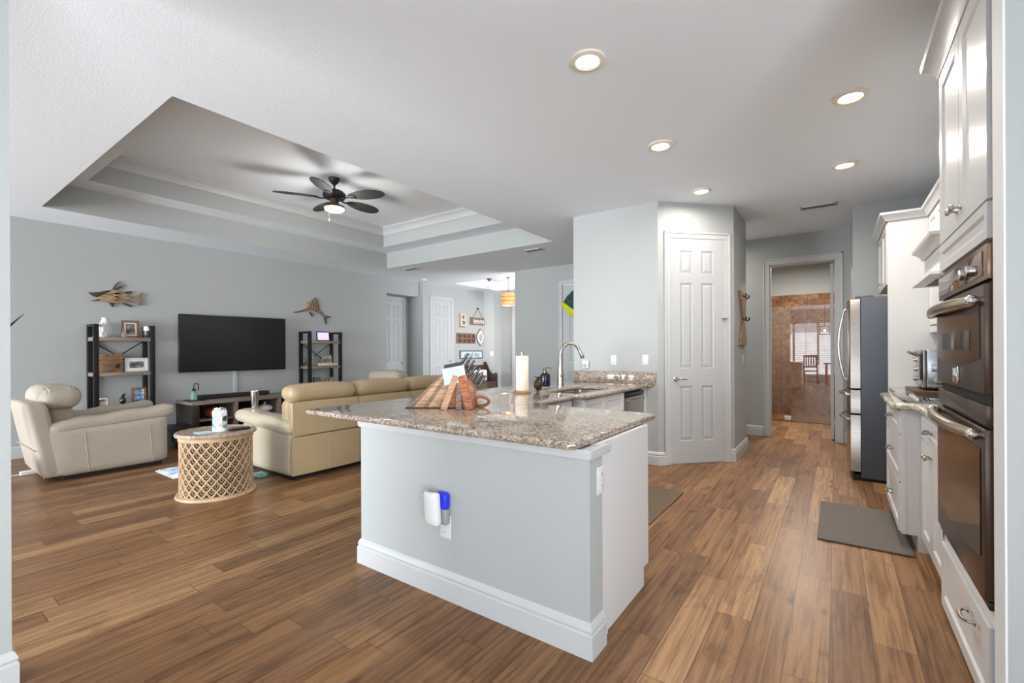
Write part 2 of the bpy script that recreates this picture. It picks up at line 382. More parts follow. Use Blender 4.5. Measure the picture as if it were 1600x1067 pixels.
def shower_glass_mat():
    mt = bpy.data.materials.new('shower_glass'); mt.use_nodes = True; nt = mt.node_tree; N = nt.nodes.new; L = nt.links.new
    nt.nodes.remove(nt.nodes['Principled BSDF']); out = nt.nodes['Material Output']
    t = N('ShaderNodeBsdfTransparent'); t.inputs[0].default_value = (.92, .91, .90, 1); g = N('ShaderNodeBsdfGlossy'); g.inputs['Roughness'].default_value = .005
    mx = N('ShaderNodeMixShader'); mx.inputs[0].default_value = .125; L(t.outputs[0], mx.inputs[1]); L(g.outputs[0], mx.inputs[2]); L(mx.outputs[0], out.inputs[0])
    return mt
def stone_tile_mat():
    mt = bpy.data.materials.new('brown_stone_tile'); mt.use_nodes = True; nt = mt.node_tree; N = nt.nodes.new; L = nt.links.new
    b = nt.nodes['Principled BSDF']; tc = N('ShaderNodeTexCoord'); mp = N('ShaderNodeMapping'); mp.inputs['Rotation'].default_value = (HP, 0, 0); L(tc.outputs['Object'], mp.inputs[0])
    n = N('ShaderNodeTexNoise'); n.inputs['Scale'].default_value = 9; n.inputs['Detail'].default_value = 8; n.inputs['Roughness'].default_value = .7; n.inputs['Distortion'].default_value = 1.2; L(tc.outputs['Object'], n.inputs['Vector'])
    r = N('ShaderNodeValToRGB'); e = r.color_ramp.elements; e[0].position = .36; e[0].color = (*hexc('#5c3a22'), 1); e[1].position = .68; e[1].color = (*hexc('#a2774e'), 1); k = e.new(.5); k.color = (*hexc('#805637'), 1); L(n.outputs['Fac'], r.inputs[0])
    br = N('ShaderNodeTexBrick'); br.inputs['Scale'].default_value = 1; br.inputs['Brick Width'].default_value = .45; br.inputs['Row Height'].default_value = .45; br.inputs['Mortar Size'].default_value = .004; br.offset = 0
    L(mp.outputs[0], br.inputs['Vector']); br.inputs['Color1'].default_value = (1, 1, 1, 1); br.inputs['Color2'].default_value = (.92, .92, .92, 1); br.inputs['Mortar'].default_value = (.6, .55, .5, 1)
    m_ = N('ShaderNodeMix'); m_.data_type = 'RGBA'; m_.blend_type = 'MULTIPLY'; m_.inputs[0].default_value = 1; L(r.outputs[0], m_.inputs[6]); L(br.outputs['Color'], m_.inputs[7]); L(m_.outputs[2], b.inputs['Base Color'])
    b.inputs['Roughness'].default_value = .2
    return mt

# ================================================================ SETTING
C = 2.94; XW = -8.13; XW2 = -8.02
mb = MB(); mb.smooth = False
mb.box(-8.8, 2.4, -6.3, 11.2, -.08, 0); struct('floor', mb, floor_m)

# ceiling with two tray openings
TX0, TX1, TY0, TY1, TZ1 = -7.33, -3.50, 1.145, 6.02, 3.245
IX0, IX1, IY0, IY1, TZ2 = -6.95, -3.88, 1.457, 5.63, 3.60
DX0, DX1, DY0, DY1, DZ = -7.62, -5.7, 8.32, 10.0, 3.19
def slab_with_holes(mb, x0, x1, y0, y1, z, holes):
    xs = sorted({x0, x1, *[h[0] for h in holes], *[h[1] for h in holes]}); ys = sorted({y0, y1, *[h[2] for h in holes], *[h[3] for h in holes]})
    for a, b in zip(xs, xs[1:]):
        for c, d in zip(ys, ys[1:]):
            if any(h[0] <= a and b <= h[1] and h[2] <= c and d <= h[3] for h in holes): continue
            mb.quad((a, c, z), (a, d, z), (b, d, z), (b, c, z))
mb = MB(); mb.smooth = False
slab_with_holes(mb, -8.8, 2.4, -6.3, 11.2, C, [(TX0, TX1, TY0, TY1), (DX0, DX1, DY0, DY1)])
slab_with_holes(mb, TX0, TX1, TY0, TY1, TZ1, [(IX0, IX1, IY0, IY1)])
mb.quad((IX0, IY0, TZ2), (IX0, IY1, TZ2), (IX1, IY1, TZ2), (IX1, IY0, TZ2))
mb.quad((DX0, DY0, DZ), (DX0, DY1, DZ), (DX1, DY1, DZ), (DX1, DY0, DZ))
def risers(mb, x0, x1, y0, y1, z0, z1):
    mb.quad((x0, y0, z0), (x0, y1, z0), (x0, y1, z1), (x0, y0, z1)); mb.quad((x1, y0, z0), (x1, y0, z1), (x1, y1, z1), (x1, y1, z0))
    mb.quad((x0, y0, z0), (x0, y0, z1), (x1, y0, z1), (x1, y0, z0)); mb.quad((x0, y1, z0), (x1, y1, z0), (x1, y1, z1), (x0, y1, z1))
risers(mb, DX0, DX1, DY0, DY1, C, DZ)
struct('ceiling', mb, ceil_m)
mb = MB(); mb.smooth = False
risers(mb, TX0, TX1, TY0, TY1, C, TZ1); risers(mb, IX0, IX1, IY0, IY1, TZ1, TZ2)
struct('wall_tray', mb, wall_m)
# crown moulding at the top of the inner tray
crown_prof = [(0, 0), (.012, 0), (.018, .03), (.055, .085), (.085, .105), (.085, .14), (0, .14)]
mb = MB(); mb.sweep([(a, TZ2 - .142 + z) for a, z in crown_prof], [(IX0, IY0), (IX0, IY1), (IX1, IY1), (IX1, IY0)], closed=True, side=1)
struct('trim_1', mb, trim_m)

def wallbox(name, *bx, mat=wall_m):
    mb = MB(); mb.smooth = False
    for b in bx: mb.box(*b)
    return struct(name, mb, mat)
RY0, RY1, RZ = 6.665, 7.65, 2.58
wallbox('wall_left', (XW - .12, XW, -6.12, RY0, 0, C), (XW - .12, XW, RY0, RY1, RZ, C), (-8.50, XW2, RY1, RY1 + .12, 0, C),
        (-8.62, -8.50, RY0 - .3, RY1 + .12, 0, C), (-8.50, XW - .12, RY0 - .12, RY0, 0, C), (-8.5, XW - .12, RY0, RY1, RZ, RZ + .1),
        (XW2 - .12, XW2, RY1 + .12, 9.98, 0, C))
mb = MB(); mb.smooth = False
mb.hexa([(-8.02, 9.98, 0), (-7.83, 10.17, 0), (-7.92, 10.3, 0), (-8.14, 10.05, 0), (-8.02, 9.98, C), (-7.83, 10.17, C), (-7.92, 10.3, C), (-8.14, 10.05, C)])
mb.box(-7.95, -7.83, 10.17, 10.5, 0, C); mb.box(-7.95, -3.3, 10.5, 10.62, 0, C)
struct('wall_far_left', mb, wall_m)
wallbox('wall_middle', (-5.45, -4.33, 7.8, 7.93, 0, C), (-4.33, -3.47, 7.8, 7.93, 2.56, C), (-3.47, -2.4, 7.8, 7.93, 0, C), (-3.4, -3.3, 7.93, 10.5, 0, C))
mb = MB(); mb.smooth = False
pp = [(-2.665, 5.09), (-1.615, 5.09), (-.955, 5.75), (-.955, 6.62), (-2.665, 6.62)]
mb.prism(pp, (0, 0, 0), X, Y, Z, 0, C); struct('wall_pantry', mb, wall_m)
HX0, HX1 = -.80, -.005
wallbox('wall_hall', (-2.4, HX0, 7.72, 7.84, 0, C), (HX0, HX1, 7.72, 7.84, 2.53, C), (HX1, .16, 7.72, 7.84, 0, C), (.16, 1.15, 6.62, 7.84, 0, C))
wallbox('wall_right', (1.03, 1.15, 2.15, 6.62, 0, C))
wallbox('wall_end', (.43, 2.3, 2.035, 2.155, 0, C))
wallbox('trim_10', (.424, .43, 2.036, 2.154, 0, C), mat=M('lit_wall_end', '#dfe0e0', .7, bump=(160, .1)))  # wall end painted white to imitate light glancing along it
wallbox('wall_divider', (-2.70, -2.565, -6.1, .315, 0, C))
# rooms behind the camera
wallbox('wall_near_left', (-8.25, -7.9, -6.12, -6.0, 0, C), (-3.3, -2.70, -6.12, -6.0, 0, C), (-7.9, -3.3, -6.12, -6.0, 2.42, C))
wallbox('wall_near', (-2.565, -2.30, -3.52, -3.4, 0, C), (1.1, 2.3, -3.52, -3.4, 0, C), (-2.30, 1.1, -3.52, -3.4, 2.42, C), (-2.3, 1.1, -3.52, -3.4, 0, .20))
wallbox('wall_near_right', (2.2, 2.32, -3.4, -3.2, 0, C), (2.2, 2.32, -.3, 2.04, 0, C), (2.2, 2.32, -3.2, -.3, 2.42, C), (2.2, 2.32, -3.2, -.3, 0, .2))
# bathroom beyond the hall door
tile_m = stone_tile_mat()
wallbox('wall_bathroom', (-2.2, -2.08, 7.84, 10.6, 0, C), (1.0, 1.12, 7.84, 10.6, 0, C), (-2.2, 1.12, 10.6, 10.7, 0, C))
wallbox('trim_2', (-2.08, 1.0, 10.56, 10.6, 0, 2.36), (-2.08, -2.05, 9.55, 10.56, 0, 2.36), (.97, 1.0, 9.55, 10.56, 0, 2.36), mat=tile_m)

# baseboards
bprof = [(0, 0), (.018, 0), (.018, .098), (.013, .104), (.013, .112), (.016, .117), (.012, .128), (.006, .142), (0, .146)]
def base(name, *paths, side=1):
    mb = MB()
    for p in paths: mb.sweep(bprof, p, side=side)
    return struct(name, mb, trim_m)
base('baseboard_left', [(XW, -6.0), (XW, RY0), (-8.5, RY0)], [(-8.5, RY1), (XW2, RY1), (XW2, 7.80)], [(XW2, 8.78), (-8.02, 9.98), (-7.83, 10.17), (-7.83, 10.5), (-7.45, 10.5)])
wd = Vector((1, 1)).normalized()
wp = lambda s: (-1.615 + wd.x * s, 5.09 + wd.y * s)
base('baseboard_pantry', [(-2.62, 5.09), (-1.615, 5.09), wp(.079)], [wp(.877), (-.955, 5.75), (-.955, 6.62), (-1.6, 6.62)])
base('baseboard_hall', [(-2.4, 7.72), (HX0 - .09, 7.72)], [(.09, 7.72), (.16, 7.72), (.16, 6.62), (.19, 6.62)])
base('baseboard_middle', [(-5.45, 7.93), (-5.45, 7.8), (-4.43, 7.8)])
base('baseboard_divider', [(-2.565, -3.4), (-2.565, .315), (-2.70, .315)])
base('baseboard_end', [(2.2, 2.035), (.424, 2.035), (.424, 2.15)], side=-1)

# door casings: flat moulding with a raised outer band, built in the plane of the wall
def casing(mb, o, u, v, n, a0, a1, top, wid=.075):
    for (x0, x1, z0, z1) in ((a0 - wid, a0, 0, top), (a1, a1 + wid, 0, top), (a0 - wid, a1 + wid, top, top + wid)):
        mb.obox(o, u, v, n, x0, x1, z0, z1, 0, .012, .003)
    for (x0, x1, z0, z1) in ((a0 - wid, a0 - wid + .022, 0, top + wid), (a1 + wid - .022, a1 + wid, 0, top + wid), (a0 - wid, a1 + wid, top + wid - .022, top + wid)):
        mb.obox(o, u, v, n, x0, x1, z0, z1, 0, .02, .004)
    return mb
def lever(parent, o, u, n, direction, mat=chrome):
    """lever handle: round rose, neck and a curved lever"""
    mb = MB(); o = Vector(o)
    mb.lathe([(0, .0), (.028, 0), (.028, .006), (.022, .011), (0, .011)], o, 24, n)
    h = part('door_handle', mb, mat, parent, 'satin metal lever handle')
    mb = MB(); mb.tube([o + n * .01, o + n * .045], .009, 12)
    mb.tube([o + n * .045, o + n * .05 + u * direction * .03 + Z * .004, o + n * .05 + u * direction * .07 + Z * .002, o + n * .047 + u * direction * .115 - Z * .004], [.010, .010, .008, .006], 12)
    part('lever', mb, mat, h)
def hinges(parent, o, u, v, n, a, zs):
    for z in zs:
        mb = MB(); mb.tube([o + u * a + v * (z - .045) + n * .004, o + u * a + v * (z + .045) + n * .004], .006, 8)
        part('hinge', mb, trim_m, parent)
# pantry door (45 degree wall)
po = Vector((-1.615, 5.09, 0)); pu = Vector((wd.x, wd.y, 0)); pn = Vector((wd.y, -wd.x, 0))
mb = MB(); mb.smooth = False; casing(mb, po, pu, Z, pn, .148, .808, 2.535); struct('trim_3', mb, trim_m)
mb = MB(); mb.smooth = False; six_panel(mb, po + pu * .150 + Z * .012 + pn * .006, pu, Z, pn, .656, 2.52, t=.03)
d1 = struct('door_1', mb, door_m)
lever(d1, po + pu * .205 + Z * .955 + pn * .006, pu, pn, 1)
hinges(d1, po + pn * .008, pu, Z, pn, .808, (2.28, 1.0, .24))
mb = MB(); mb.obox(po, pu, Z, pn, .775, .83, 1.63, 1.645, .008, .03, .002); mb.tube([po + pu * .80 + Z * 1.637 + pn * .01, po + pu * .80 + Z * 1.637 + pn * .06], .006, 8)
part('door_latch', mb, nickel, d1)
# door by the sofa wall (wall_2) and door inside the recess, door in the middle wall
mb = MB(); mb.smooth = False; casing(mb, Vector((XW2, 0, 0)), Y, Z, X, 7.94, 8.64, 2.56); struct('trim_4', mb, trim_m)
mb = MB(); mb.smooth = False; six_panel(mb, Vector((XW2 + .006, 7.945, .01)), Y, Z, X, .69, 2.545, t=.03)
d2 = struct('door_2', mb, door_m); lever(d2, (XW2 + .006, 8.575, 1.03), Y, X, -1); hinges(d2, Vector((XW2 + .008, 0, 0)), Y, Z, X, 7.945, (2.3, 1.62, .3))
mb = MB(); mb.smooth = False; casing(mb, Vector((-8.5, 0, 0)), Y, Z, X, 6.76, 7.46, 2.49, .08); struct('trim_5', mb, trim_m)
mb = MB(); mb.smooth = False; six_panel(mb, Vector((-8.494, 6.765, .01)), Y, Z, X, .69, 2.475, t=.03)
d3 = struct('door_3', mb, door_m); lever(d3, (-8.494, 7.40, 1.0), Y, X, -1)
mb = MB(); mb.smooth = False; casing(mb, Vector((0, 7.8, 0)), X, Z, -Y, -4.33, -3.47, 2.56, .09); struct('trim_6', mb, trim_m)
mb = MB(); mb.smooth = False; six_panel(mb, Vector((-4.325, 7.806, .01)), X, Z, -Y, .85, 2.54, t=.03); d4 = struct('door_4', mb, door_m)
# hall doorway casing, jamb, leaf folded back against the right jamb
mb = MB(); mb.smooth = False; casing(mb, Vector((0, 7.72, 0)), X, Z, -Y, HX0, HX1, 2.53, .085)
for x in (HX0, HX1 - .012): mb.box(x, x + .012, 7.72, 7.84, 0, 2.53)
mb.box(HX0, HX1, 7.72, 7.84, 2.518, 2.53); struct('trim_7', mb, trim_m)
mb = MB(); mb.smooth = False; six_panel(mb, Vector((HX1 - .06, 7.87, .012)), Y, Z, -X, .74, 2.48, t=.035)
d5 = struct('door_5', mb, door_m); hinges(d5, Vector((HX1 - .02, 7.86, 0)), X, Z, -Y, 0, (2.25, 1.25, .25))
# far casing strip beyond the dining area
mb = MB(); mb.smooth = False; mb.box(-7.42, -7.34, 10.46, 10.5, 0, 2.5); mb.box(-7.42, -6.4, 10.46, 10.5, 2.5, 2.58); struct('trim_8', mb, trim_m)

# windows behind the camera (they show in the shower glass) and sliding doors
def window(name, o, u, n, wid, z0, z1, bays, slats=True):
    mb = MB(); mb.smooth = False; o = Vector(o)
    for a in range(bays + 1):
        x = wid * a / bays; mb.obox(o, u, Z, n, x - .04, x + .04, z0, z1, -.07, .01)
    mb.obox(o, u, Z, n, -.04, wid + .04, z0 - .04, z0 + .04, -.07, .03); mb.obox(o, u, Z, n, -.04, wid + .04, z1 - .04, z1 + .04, -.07, .01)
    wdw = struct(name, mb, trim_m)
    if slats:
        for a in range(bays):
            mb = MB(); mb.smooth = False; x0 = wid * a / bays + .045; x1 = wid * (a + 1) / bays - .045; z = z0 + .08
            while z < z1 - .06:
                mb.obox(o, u, (Z + n * .25).normalized(), n, x0, x1, z - z0 + z0, z + .010, -.055, -.005); z += .085
            mb.obox(o, u, Z, n, (x0 + x1) / 2 - .008, (x0 + x1) / 2 + .008, z0 + .04, z1 - .04, -.004, .008)
            part('shutter', mb, trim_m, wdw)
    return wdw
window('window_1', (-2.30, -3.43, 0), X, Y, 3.4, .22, 2.40, 4)
window('window_2', (2.23, -3.2, 0), Y, -X, 2.9, .22, 2.40, 4)  # unseen side window, added for the fill light behind it
window('window_3', (-7.9, -6.03, 0), X, Y, 4.6, .04, 2.40, 3, slats=False)

# shower screen
mb = MB(); mb.smooth = False; mb.box(-1.12, -.70, 9.5, 9.508, .012, 2.05); sg = shower_glass_mat()
sh = thing('shower_screen', 'frameless glass shower screen in front of the brown stone tile', 'shower screen', (-.2, 9.504, 0))
part('fixed_pane', mb, sg, sh)
mb = MB(); mb.smooth = False; mb.box(-.694, .97, 9.5, 9.508, .012, 2.05); part('glass_door', mb, sg, sh)
mb = MB(); mb.smooth = False; mb.box(-2.05, .97, 9.485, 9.525, 0, .012); part('sill', mb, M('brown_sill', '#6a4a34', .3), sh)
mb = MB(); mb.box(-.76, -.66, 9.49, 9.52, .02, .10, .004); part('clamp', mb, plastic_white, sh, 'white clamp at the foot of the glass')
# toilet edge seen at the left of the bathroom
t = thing('toilet', 'tan toilet partly hidden by the left door jamb in the bathroom', 'toilet', (-1.62, 8.75, 0))
tan_c = M('tan_porcelain', '#a9785a', .2)
mb = MB(); mb.lathe([(0, 0), (.12, 0), (.10, .15), (.14, .30), (.19, .38), (.20, .41), (0, .41)], (-1.42, 8.75, 0), 24); part('bowl', mb, tan_c, t)
mb = MB(); mb.rbox((-1.38, 8.75, .425), (.46, .38, .03), .015, 6); part('lid', mb, tan_c, t)
mb = MB(); mb.rbox((-1.86, 8.75, .56), (.20, .46, .36), .03, 6); part('tank', mb, tan_c, t)
mb = MB(); mb.box(-1.96, -1.5, 8.65, 8.85, 0, .36, .02); part('pedestal', mb, tan_c, t)

# ---------------------------------------------------------------- ceiling fixtures
def downlight(x, y, label, power=12):
    t = thing('recessed_downlight', label, 'downlight', (x, y, C), group='recessed kitchen downlights')
    mb = MB(); mb.lathe([(.066, -.012), (.070, -.016), (.098, -.010), (.100, 0), (.066, 0)], (x, y, C), 40); part('trim_ring', mb, M('downlight_ring', '#e6ddd0', .5), t)
    mb = MB(); mb.lathe([(0, -.010), (.060, -.010), (.067, -.006), (.067, 0)], (x, y, C), 40); part('lens', mb, warm_emit, t, 'glowing lens')
    l = bpy.data.lights.new('downlight_lamp', 'AREA'); l.shape = 'DISK'; l.size = .11; l.energy = power; l.spread = math.radians(172); l.color = (1, .94, .87)
    lo = bpy.data.objects.new('downlight_lamp', l); COL.objects.link(lo); lo.location = (0, 0, -.02); lo.parent = t
downlight(-1.153, 2.386, 'largest recessed downlight, nearest the camera, above the sink counter side')
downlight(.083, 3.731, 'recessed downlight nearest the white oven tower', 9)
downlight(-1.155, 3.721, 'middle recessed downlight of the left row above the kitchen aisle')
downlight(.069, 5.081, 'recessed downlight near the ceiling vent and the refrigerator', 9)
downlight(-1.75, 7.15, 'unseen downlight added behind the pantry wall to brighten the hall passage')  # lamp out of view, added to light the hall wall
downlight(-1.139, 5.032, 'recessed downlight right in front of the pantry door wall', 6)

def vent(x0, y0, x1, y1, label):
    cx, cy = (x0 + x1) / 2, (y0 + y1) / 2
    t = thing('ceiling_vent', label, 'vent', (cx, cy, C))
    mb = MB(); a = .012
    for b in ((x0, x1, y0, y0 + .02), (x0, x1, y1 - .02, y1), (x0, x0 + .02, y0, y1), (x1 - .02, x1, y0, y1)): mb.box(*b, C - .012, C, .002)
    part('frame', mb, trim_m, t)
    mb = MB(); mb.smooth = False; mb.box(x0 + .02, x1 - .02, y0 + .02, y1 - .02, C - .002, C); part('backing', mb, M('vent_dark', '#55534f', .7), t)
    n = 5
    for k in range(n):
        yy = y0 + .03 + (y1 - y0 - .06) * k / (n - 1)
        mb = MB(); mb.smooth = False; mb.hexa([(x0 + .02, yy, C - .004), (x1 - .02, yy, C - .004), (x1 - .02, yy + .004, C - .004), (x0 + .02, yy + .004, C - .004)] + [(x0 + .02, yy - .01, C - .012), (x1 - .02, yy - .01, C - .012), (x1 - .02, yy - .006, C - .012), (x0 + .02, yy - .006, C - .012)])
        part('slat', mb, M('vent_slat', '#a5a29c', .5), t)
vent(-.34, 6.29, .02, 6.43, 'air vent in the ceiling between the pantry and the refrigerator')
vent(-4.22, 6.27, -3.88, 6.43, 'air vent in the ceiling above the far side of the sink run')
vent(-7.15, 6.25, -6.79, 6.41, 'air vent in the ceiling near the recessed doorway')
mb = MB(); mb.lathe([(0, -.045), (.04, -.045), (.055, -.03), (.065, 0), (0, 0)], (-7.72, 7.42, C), 24)
solo('smoke_detector', mb, plastic_white, 'small round white smoke detector on the ceiling by the wall corner', 'smoke detector')
mb = MB(); mb.lathe([(0, -.06), (.03, -.05), (.05, -.02), (.06, 0), (0, 0)], (-6.48, 8.25, C), 20)
solo('ceiling_sensor', mb, M('dark_grey_plastic', '#55565a', .5), 'small dark dome on the ceiling before the dining recess', 'sensor')

# ceiling fan
fx, fy = -5.47, 3.62
fan = thing('ceiling_fan', 'black five-blade ceiling fan with palm-leaf blades and a lit lamp in the tray ceiling', 'ceiling fan', (fx, fy, TZ2))
fblk = M('fan_black', '#232325', .45, .2)
mb = MB(); mb.lathe([(0, 0), (.075, 0), (.072, -.02), (.05, -.06), (.025, -.085), (0, -.085)], (fx, fy, TZ2), 28); part('canopy', mb, fblk, fan)
mb = MB(); mb.cyl((fx, fy, 3.53), (fx, fy, 3.43), .014); part('downrod', mb, fblk, fan)
mb = MB(); mb.lathe([(0, 3.445), (.05, 3.44), (.11, 3.425), (.145, 3.39), (.15, 3.36), (.13, 3.33), (.08, 3.32), (0, 3.32)], (fx, fy, 0), 36); part('motor_housing', mb, fblk, fan)
mb = MB(); mb.lathe([(0, 3.33), (.06, 3.33), (.055, 3.27), (.06, 3.24), (.125, 3.225), (.14, 3.20), (.13, 3.195), (0, 3.195)], (fx, fy, 0), 36); part('light_fitter', mb, M('fan_bronze', '#4a3a30', .4, .4), fan)
mb = MB(); mb.lathe([(.128, 3.197), (.12, 3.175), (.09, 3.158), (.05, 3.15), (0, 3.148)], (fx, fy, 0), 36); part('lamp_bowl', mb, M('fan_glass', '#fff4e0', .4, emit=('#ffe9c4', 3.5)), fan, 'glowing glass bowl')
mb = MB(); mb.tube([(fx + .03, fy - .1, 3.19), (fx + .03, fy - .1, 3.03)], .0025, 6); mb.ell((fx + .03, fy - .1, 3.02), (.008, .008, .014), 8, 6); part('pull_chain', mb, M('pale_chain', '#d9d6cf', .4), fan)
bl_m = M('fan_blade_weave', '#2c2c2d', .55, bump=(120, .3))
for k in range(5):
    a = math.radians(21 + 72 * k); d = Vector((math.cos(a), math.sin(a), 0)); s_ = Vector((-d.y, d.x, 0)); up = (s_ * .20 + Z).normalized(); side = up.cross(d).normalized()
    o = Vector((fx, fy, 3.335)); L_, Wd = .53, .105; pts = []
    for i in range(30):
        th = 2 * math.pi * i / 30; x = .47 + .27 * math.cos(th); y = Wd * math.sin(th) * (1 + .18 * math.cos(th)); pts.append((x, y))
    mb = MB(); mb.prism(pts, o, d, side, up, -.005, .005, .003); b_ = part('blade', mb, bl_m, fan)
    mb = MB(); mb.tube([o + d * .09 + Z * .0, o + d * .15 - Z * .02, o + d * .25 - up * .006], [.012, .010, .012], 8)
    mb.obox(o, d, side, up, .22, .32, -.035, .035, -.014, -.005, .003); part('blade_iron', mb, fblk, b_)
l = bpy.data.lights.new('fan_lamp', 'POINT'); l.energy = 16; l.color = (1, .95, .88); l.shadow_soft_size = .16
lo = bpy.data.objects.new('fan_lamp', l); COL.objects.link(lo); lo.location = (0, 0, 2.96 - TZ2); lo.parent = fan
# unseen ceiling light, added to brighten the bathroom tile
t = thing('unseen_ceiling_light', 'unseen round white flush ceiling light added to brighten the bathroom', 'ceiling light', (-.5, 9.0, C))
mb = MB(); mb.lathe([(0, -.07), (.10, -.06), (.15, -.02), (.155, 0), (0, 0)], (-.5, 9.0, C), 32); part('shade', mb, M('soft_glow', '#ffffff', .5, emit=('#fff1dc', 3)), t)
mb = MB(); mb.lathe([(.155, -.02), (.17, -.015), (.17, 0), (.155, 0)], (-.5, 9.0, C), 32); part('rim', mb, nickel, t)
l = bpy.data.lights.new('bathroom_fill', 'AREA'); l.shape = 'DISK'; l.size = .3; l.energy = 48; l.color = (1, .93, .84)
lo = bpy.data.objects.new('bathroom_fill', l); COL.objects.link(lo); lo.location = (0, 0, -.08); lo.parent = t

# ================================================================ KITCHEN ISLAND / SINK RUN
CZ0, CZ1 = .865, .90
mb = MB(); mb.smooth = False
mb.box(-2.36, -.838, 1.735, 1.86, 0, CZ0 - .004); mb.box(-2.48, -2.365, 1.862, 5.088, 0, CZ0 - .004)   # pony walls under the counter
struct('wall_island', mb, wall_m)
mb = MB(); mb.sweep([(0, .825), (.010, .825), (.014, .84), (.014, CZ0), (0, CZ0)], [(-2.36, 1.86), (-2.36, 1.735), (-.838, 1.735), (-.838, 1.93)]); struct('trim_9', mb, trim_m)
base('baseboard_island', [(-2.36, 1.86), (-2.36, 1.735), (-.838, 1.735), (-.838, 1.862)])

# worktop: one continuous L with a sink cut-out, bull-nosed edge
sink_rect = (-2.27, -1.88, 3.62, 4.42)
def worktop(name, outline, z0, z1, mat, label, cat='countertop', r=.013, hole=None):
    b = bmesh.new(); vs = [b.verts.new((x, y, z1)) for x, y in outline]
    es = [b.edges.new((vs[i], vs[(i + 1) % len(vs)])) for i in range(len(vs))]
    if hole:
        x0, x1, y0, y1 = hole; rr = .06; hp = []
        for cx, cy, a0 in ((x1 - rr, y1 - rr, 0), (x0 + rr, y1 - rr, 90), (x0 + rr, y0 + rr, 180), (x1 - rr, y0 + rr, 270)):
            for k in range(6): a = math.radians(a0 + 18 * k); hp.append((cx + rr * math.cos(a), cy + rr * math.sin(a)))
        hv = [b.verts.new((x, y, z1)) for x, y in hp]; es += [b.edges.new((hv[i], hv[(i + 1) % len(hv)])) for i in range(len(hv))]
    bmesh.ops.triangle_fill(b, edges=es, use_beauty=True)
    b.normal_update()
    for f in b.faces:
        if f.normal.z < 0: f.normal_flip()
    ret = bmesh.ops.extrude_face_region(b, geom=list(b.faces))
    nv = [g for g in ret['geom'] if isinstance(g, bmesh.types.BMVert)]
    bmesh.ops.translate(b, verts=nv, vec=(0, 0, z0 - z1))
    rim = [e for e in b.edges if len(e.link_faces) == 2 and abs(e.link_faces[0].normal.z - e.link_faces[1].normal.z) > .5 and abs(e.verts[0].co.z - e.verts[1].co.z) < 1e-6]
    b.normal_update()
    rim = [e for e in b.edges if len(e.link_faces) == 2 and abs(abs(e.link_faces[0].normal.z) - abs(e.link_faces[1].normal.z)) > .5]
    bmesh.ops.bevel(b, geom=rim, offset=r, segments=3, affect='EDGES', profile=.5)
    mb = MB(); mb.b.free(); mb.b = b
    return solo(name, mb, mat, label, cat)
ol = [(-2.86, 1.675), (-.91, 1.675), (-.882, 1.70), (-.882, 2.72), (-.91, 2.755), (-1.70, 2.79), (-1.80, 2.87), (-1.815, 3.48), (-1.715, 3.56), (-1.715, 5.06), (-1.66, 5.088), (-2.93, 5.088)]
top = worktop('countertop', ol, CZ0, CZ1, granite, 'L-shaped speckled granite countertop of the island and sink run', hole=sink_rect)
mb = MB(); mb.box(-2.66, -1.64, 5.066, 5.088, CZ1, 1.035, .003); solo('backsplash', mb, granite, 'low granite backsplash strip on the grey pantry wall behind the sink', 'backsplash')
# cabinets of the bar arm: end panel, doors towards the aisle
t = thing('base_cabinet', 'white island base cabinet with plain end panel beside the grey half wall', 'cabinet', (-1.4, 2.2, 0))
mb = MB(); mb.smooth = False
mb.prism([(1.865, 0), (2.44, 0), (2.44, .10), (2.515, .10), (2.515, CZ0), (1.865, CZ0)], (0, 0, 0), Y, Z, X, -1.78, -.858); part('body', mb, cab_m, t)
mb = MB(); mb.smooth = False; mb.box(-.858, -.848, 1.865, 1.935, 0, CZ0 - .004); part('filler_strip', mb, cab_m, t)
mb = MB(); mb.smooth = False
for a in (-1.76, -1.31): shaker(mb, Vector((a + .44, 2.537, .11)), -X, Z, Y, .44, .74)
part('door', mb, cab_m, t)
# sink run cabinets (facing +X)
def unit(name, label, x, y0, y1, z0=.10, z1=CZ0 - .003, depth=.6, kind='sink'):
    t = thing(name, label, 'cabinet', (x - depth / 2, (y0 + y1) / 2, 0))
    mb = MB(); mb.smooth = False; mb.box(x - depth, x - .02, y0, y1, z0, z1); mb.box(x - depth, x - .09, y0, y1, 0, z0); part('body', mb, cab_m, t)
    wd_ = y1 - y0
    if kind == 'sink':
        for k in range(2):
            mb = MB(); mb.smooth = False; o = Vector((x, y0 + .008 + k * wd_ / 2, .68)); shaker(mb, o, Y, Z, X, wd_ / 2 - .014, .172, s=.045, d=.013); part('false_drawer_front', mb, cab_m, t)
            mb = MB(); mb.smooth = False; o = Vector((x, y0 + .008 + k * wd_ / 2, .11)); shaker(mb, o, Y, Z, X, wd_ / 2 - .014, .56); d = part('door', mb, cab_m, t)
            mb = MB(); ky = y0 + wd_ / 2 + (-.05 if k == 0 else .05); mb.tube([(x, ky, .61), (x + .03, ky, .61)], [.005, .012], 10); part('knob', mb, nickel, d)
    elif kind == 'door':
        mb = MB(); mb.smooth = False; shaker(mb, Vector((x, y0 + .005, .11)), Y, Z, X, wd_ - .01, z1 - .12); part('door', mb, cab_m, t)
    return t
unit('corner_cabinet', 'plain white base cabinet in the inner corner of the island worktop', -1.85, 2.80, 3.50, depth=.50, kind='door')
t = unit('sink_cabinet', 'white sink base cabinet with two framed fronts below the faucet', -1.755, 3.545, 4.44, z1=.66, depth=.58)
mb = MB(); mb.smooth = False; mb.box(-1.80, -1.775, 3.566, 4.44, .66, CZ0 - .003); mb.box(-1.87, -1.775, 3.546, 3.566, .66, CZ0 - .003); part('top_rail', mb, cab_m, t)
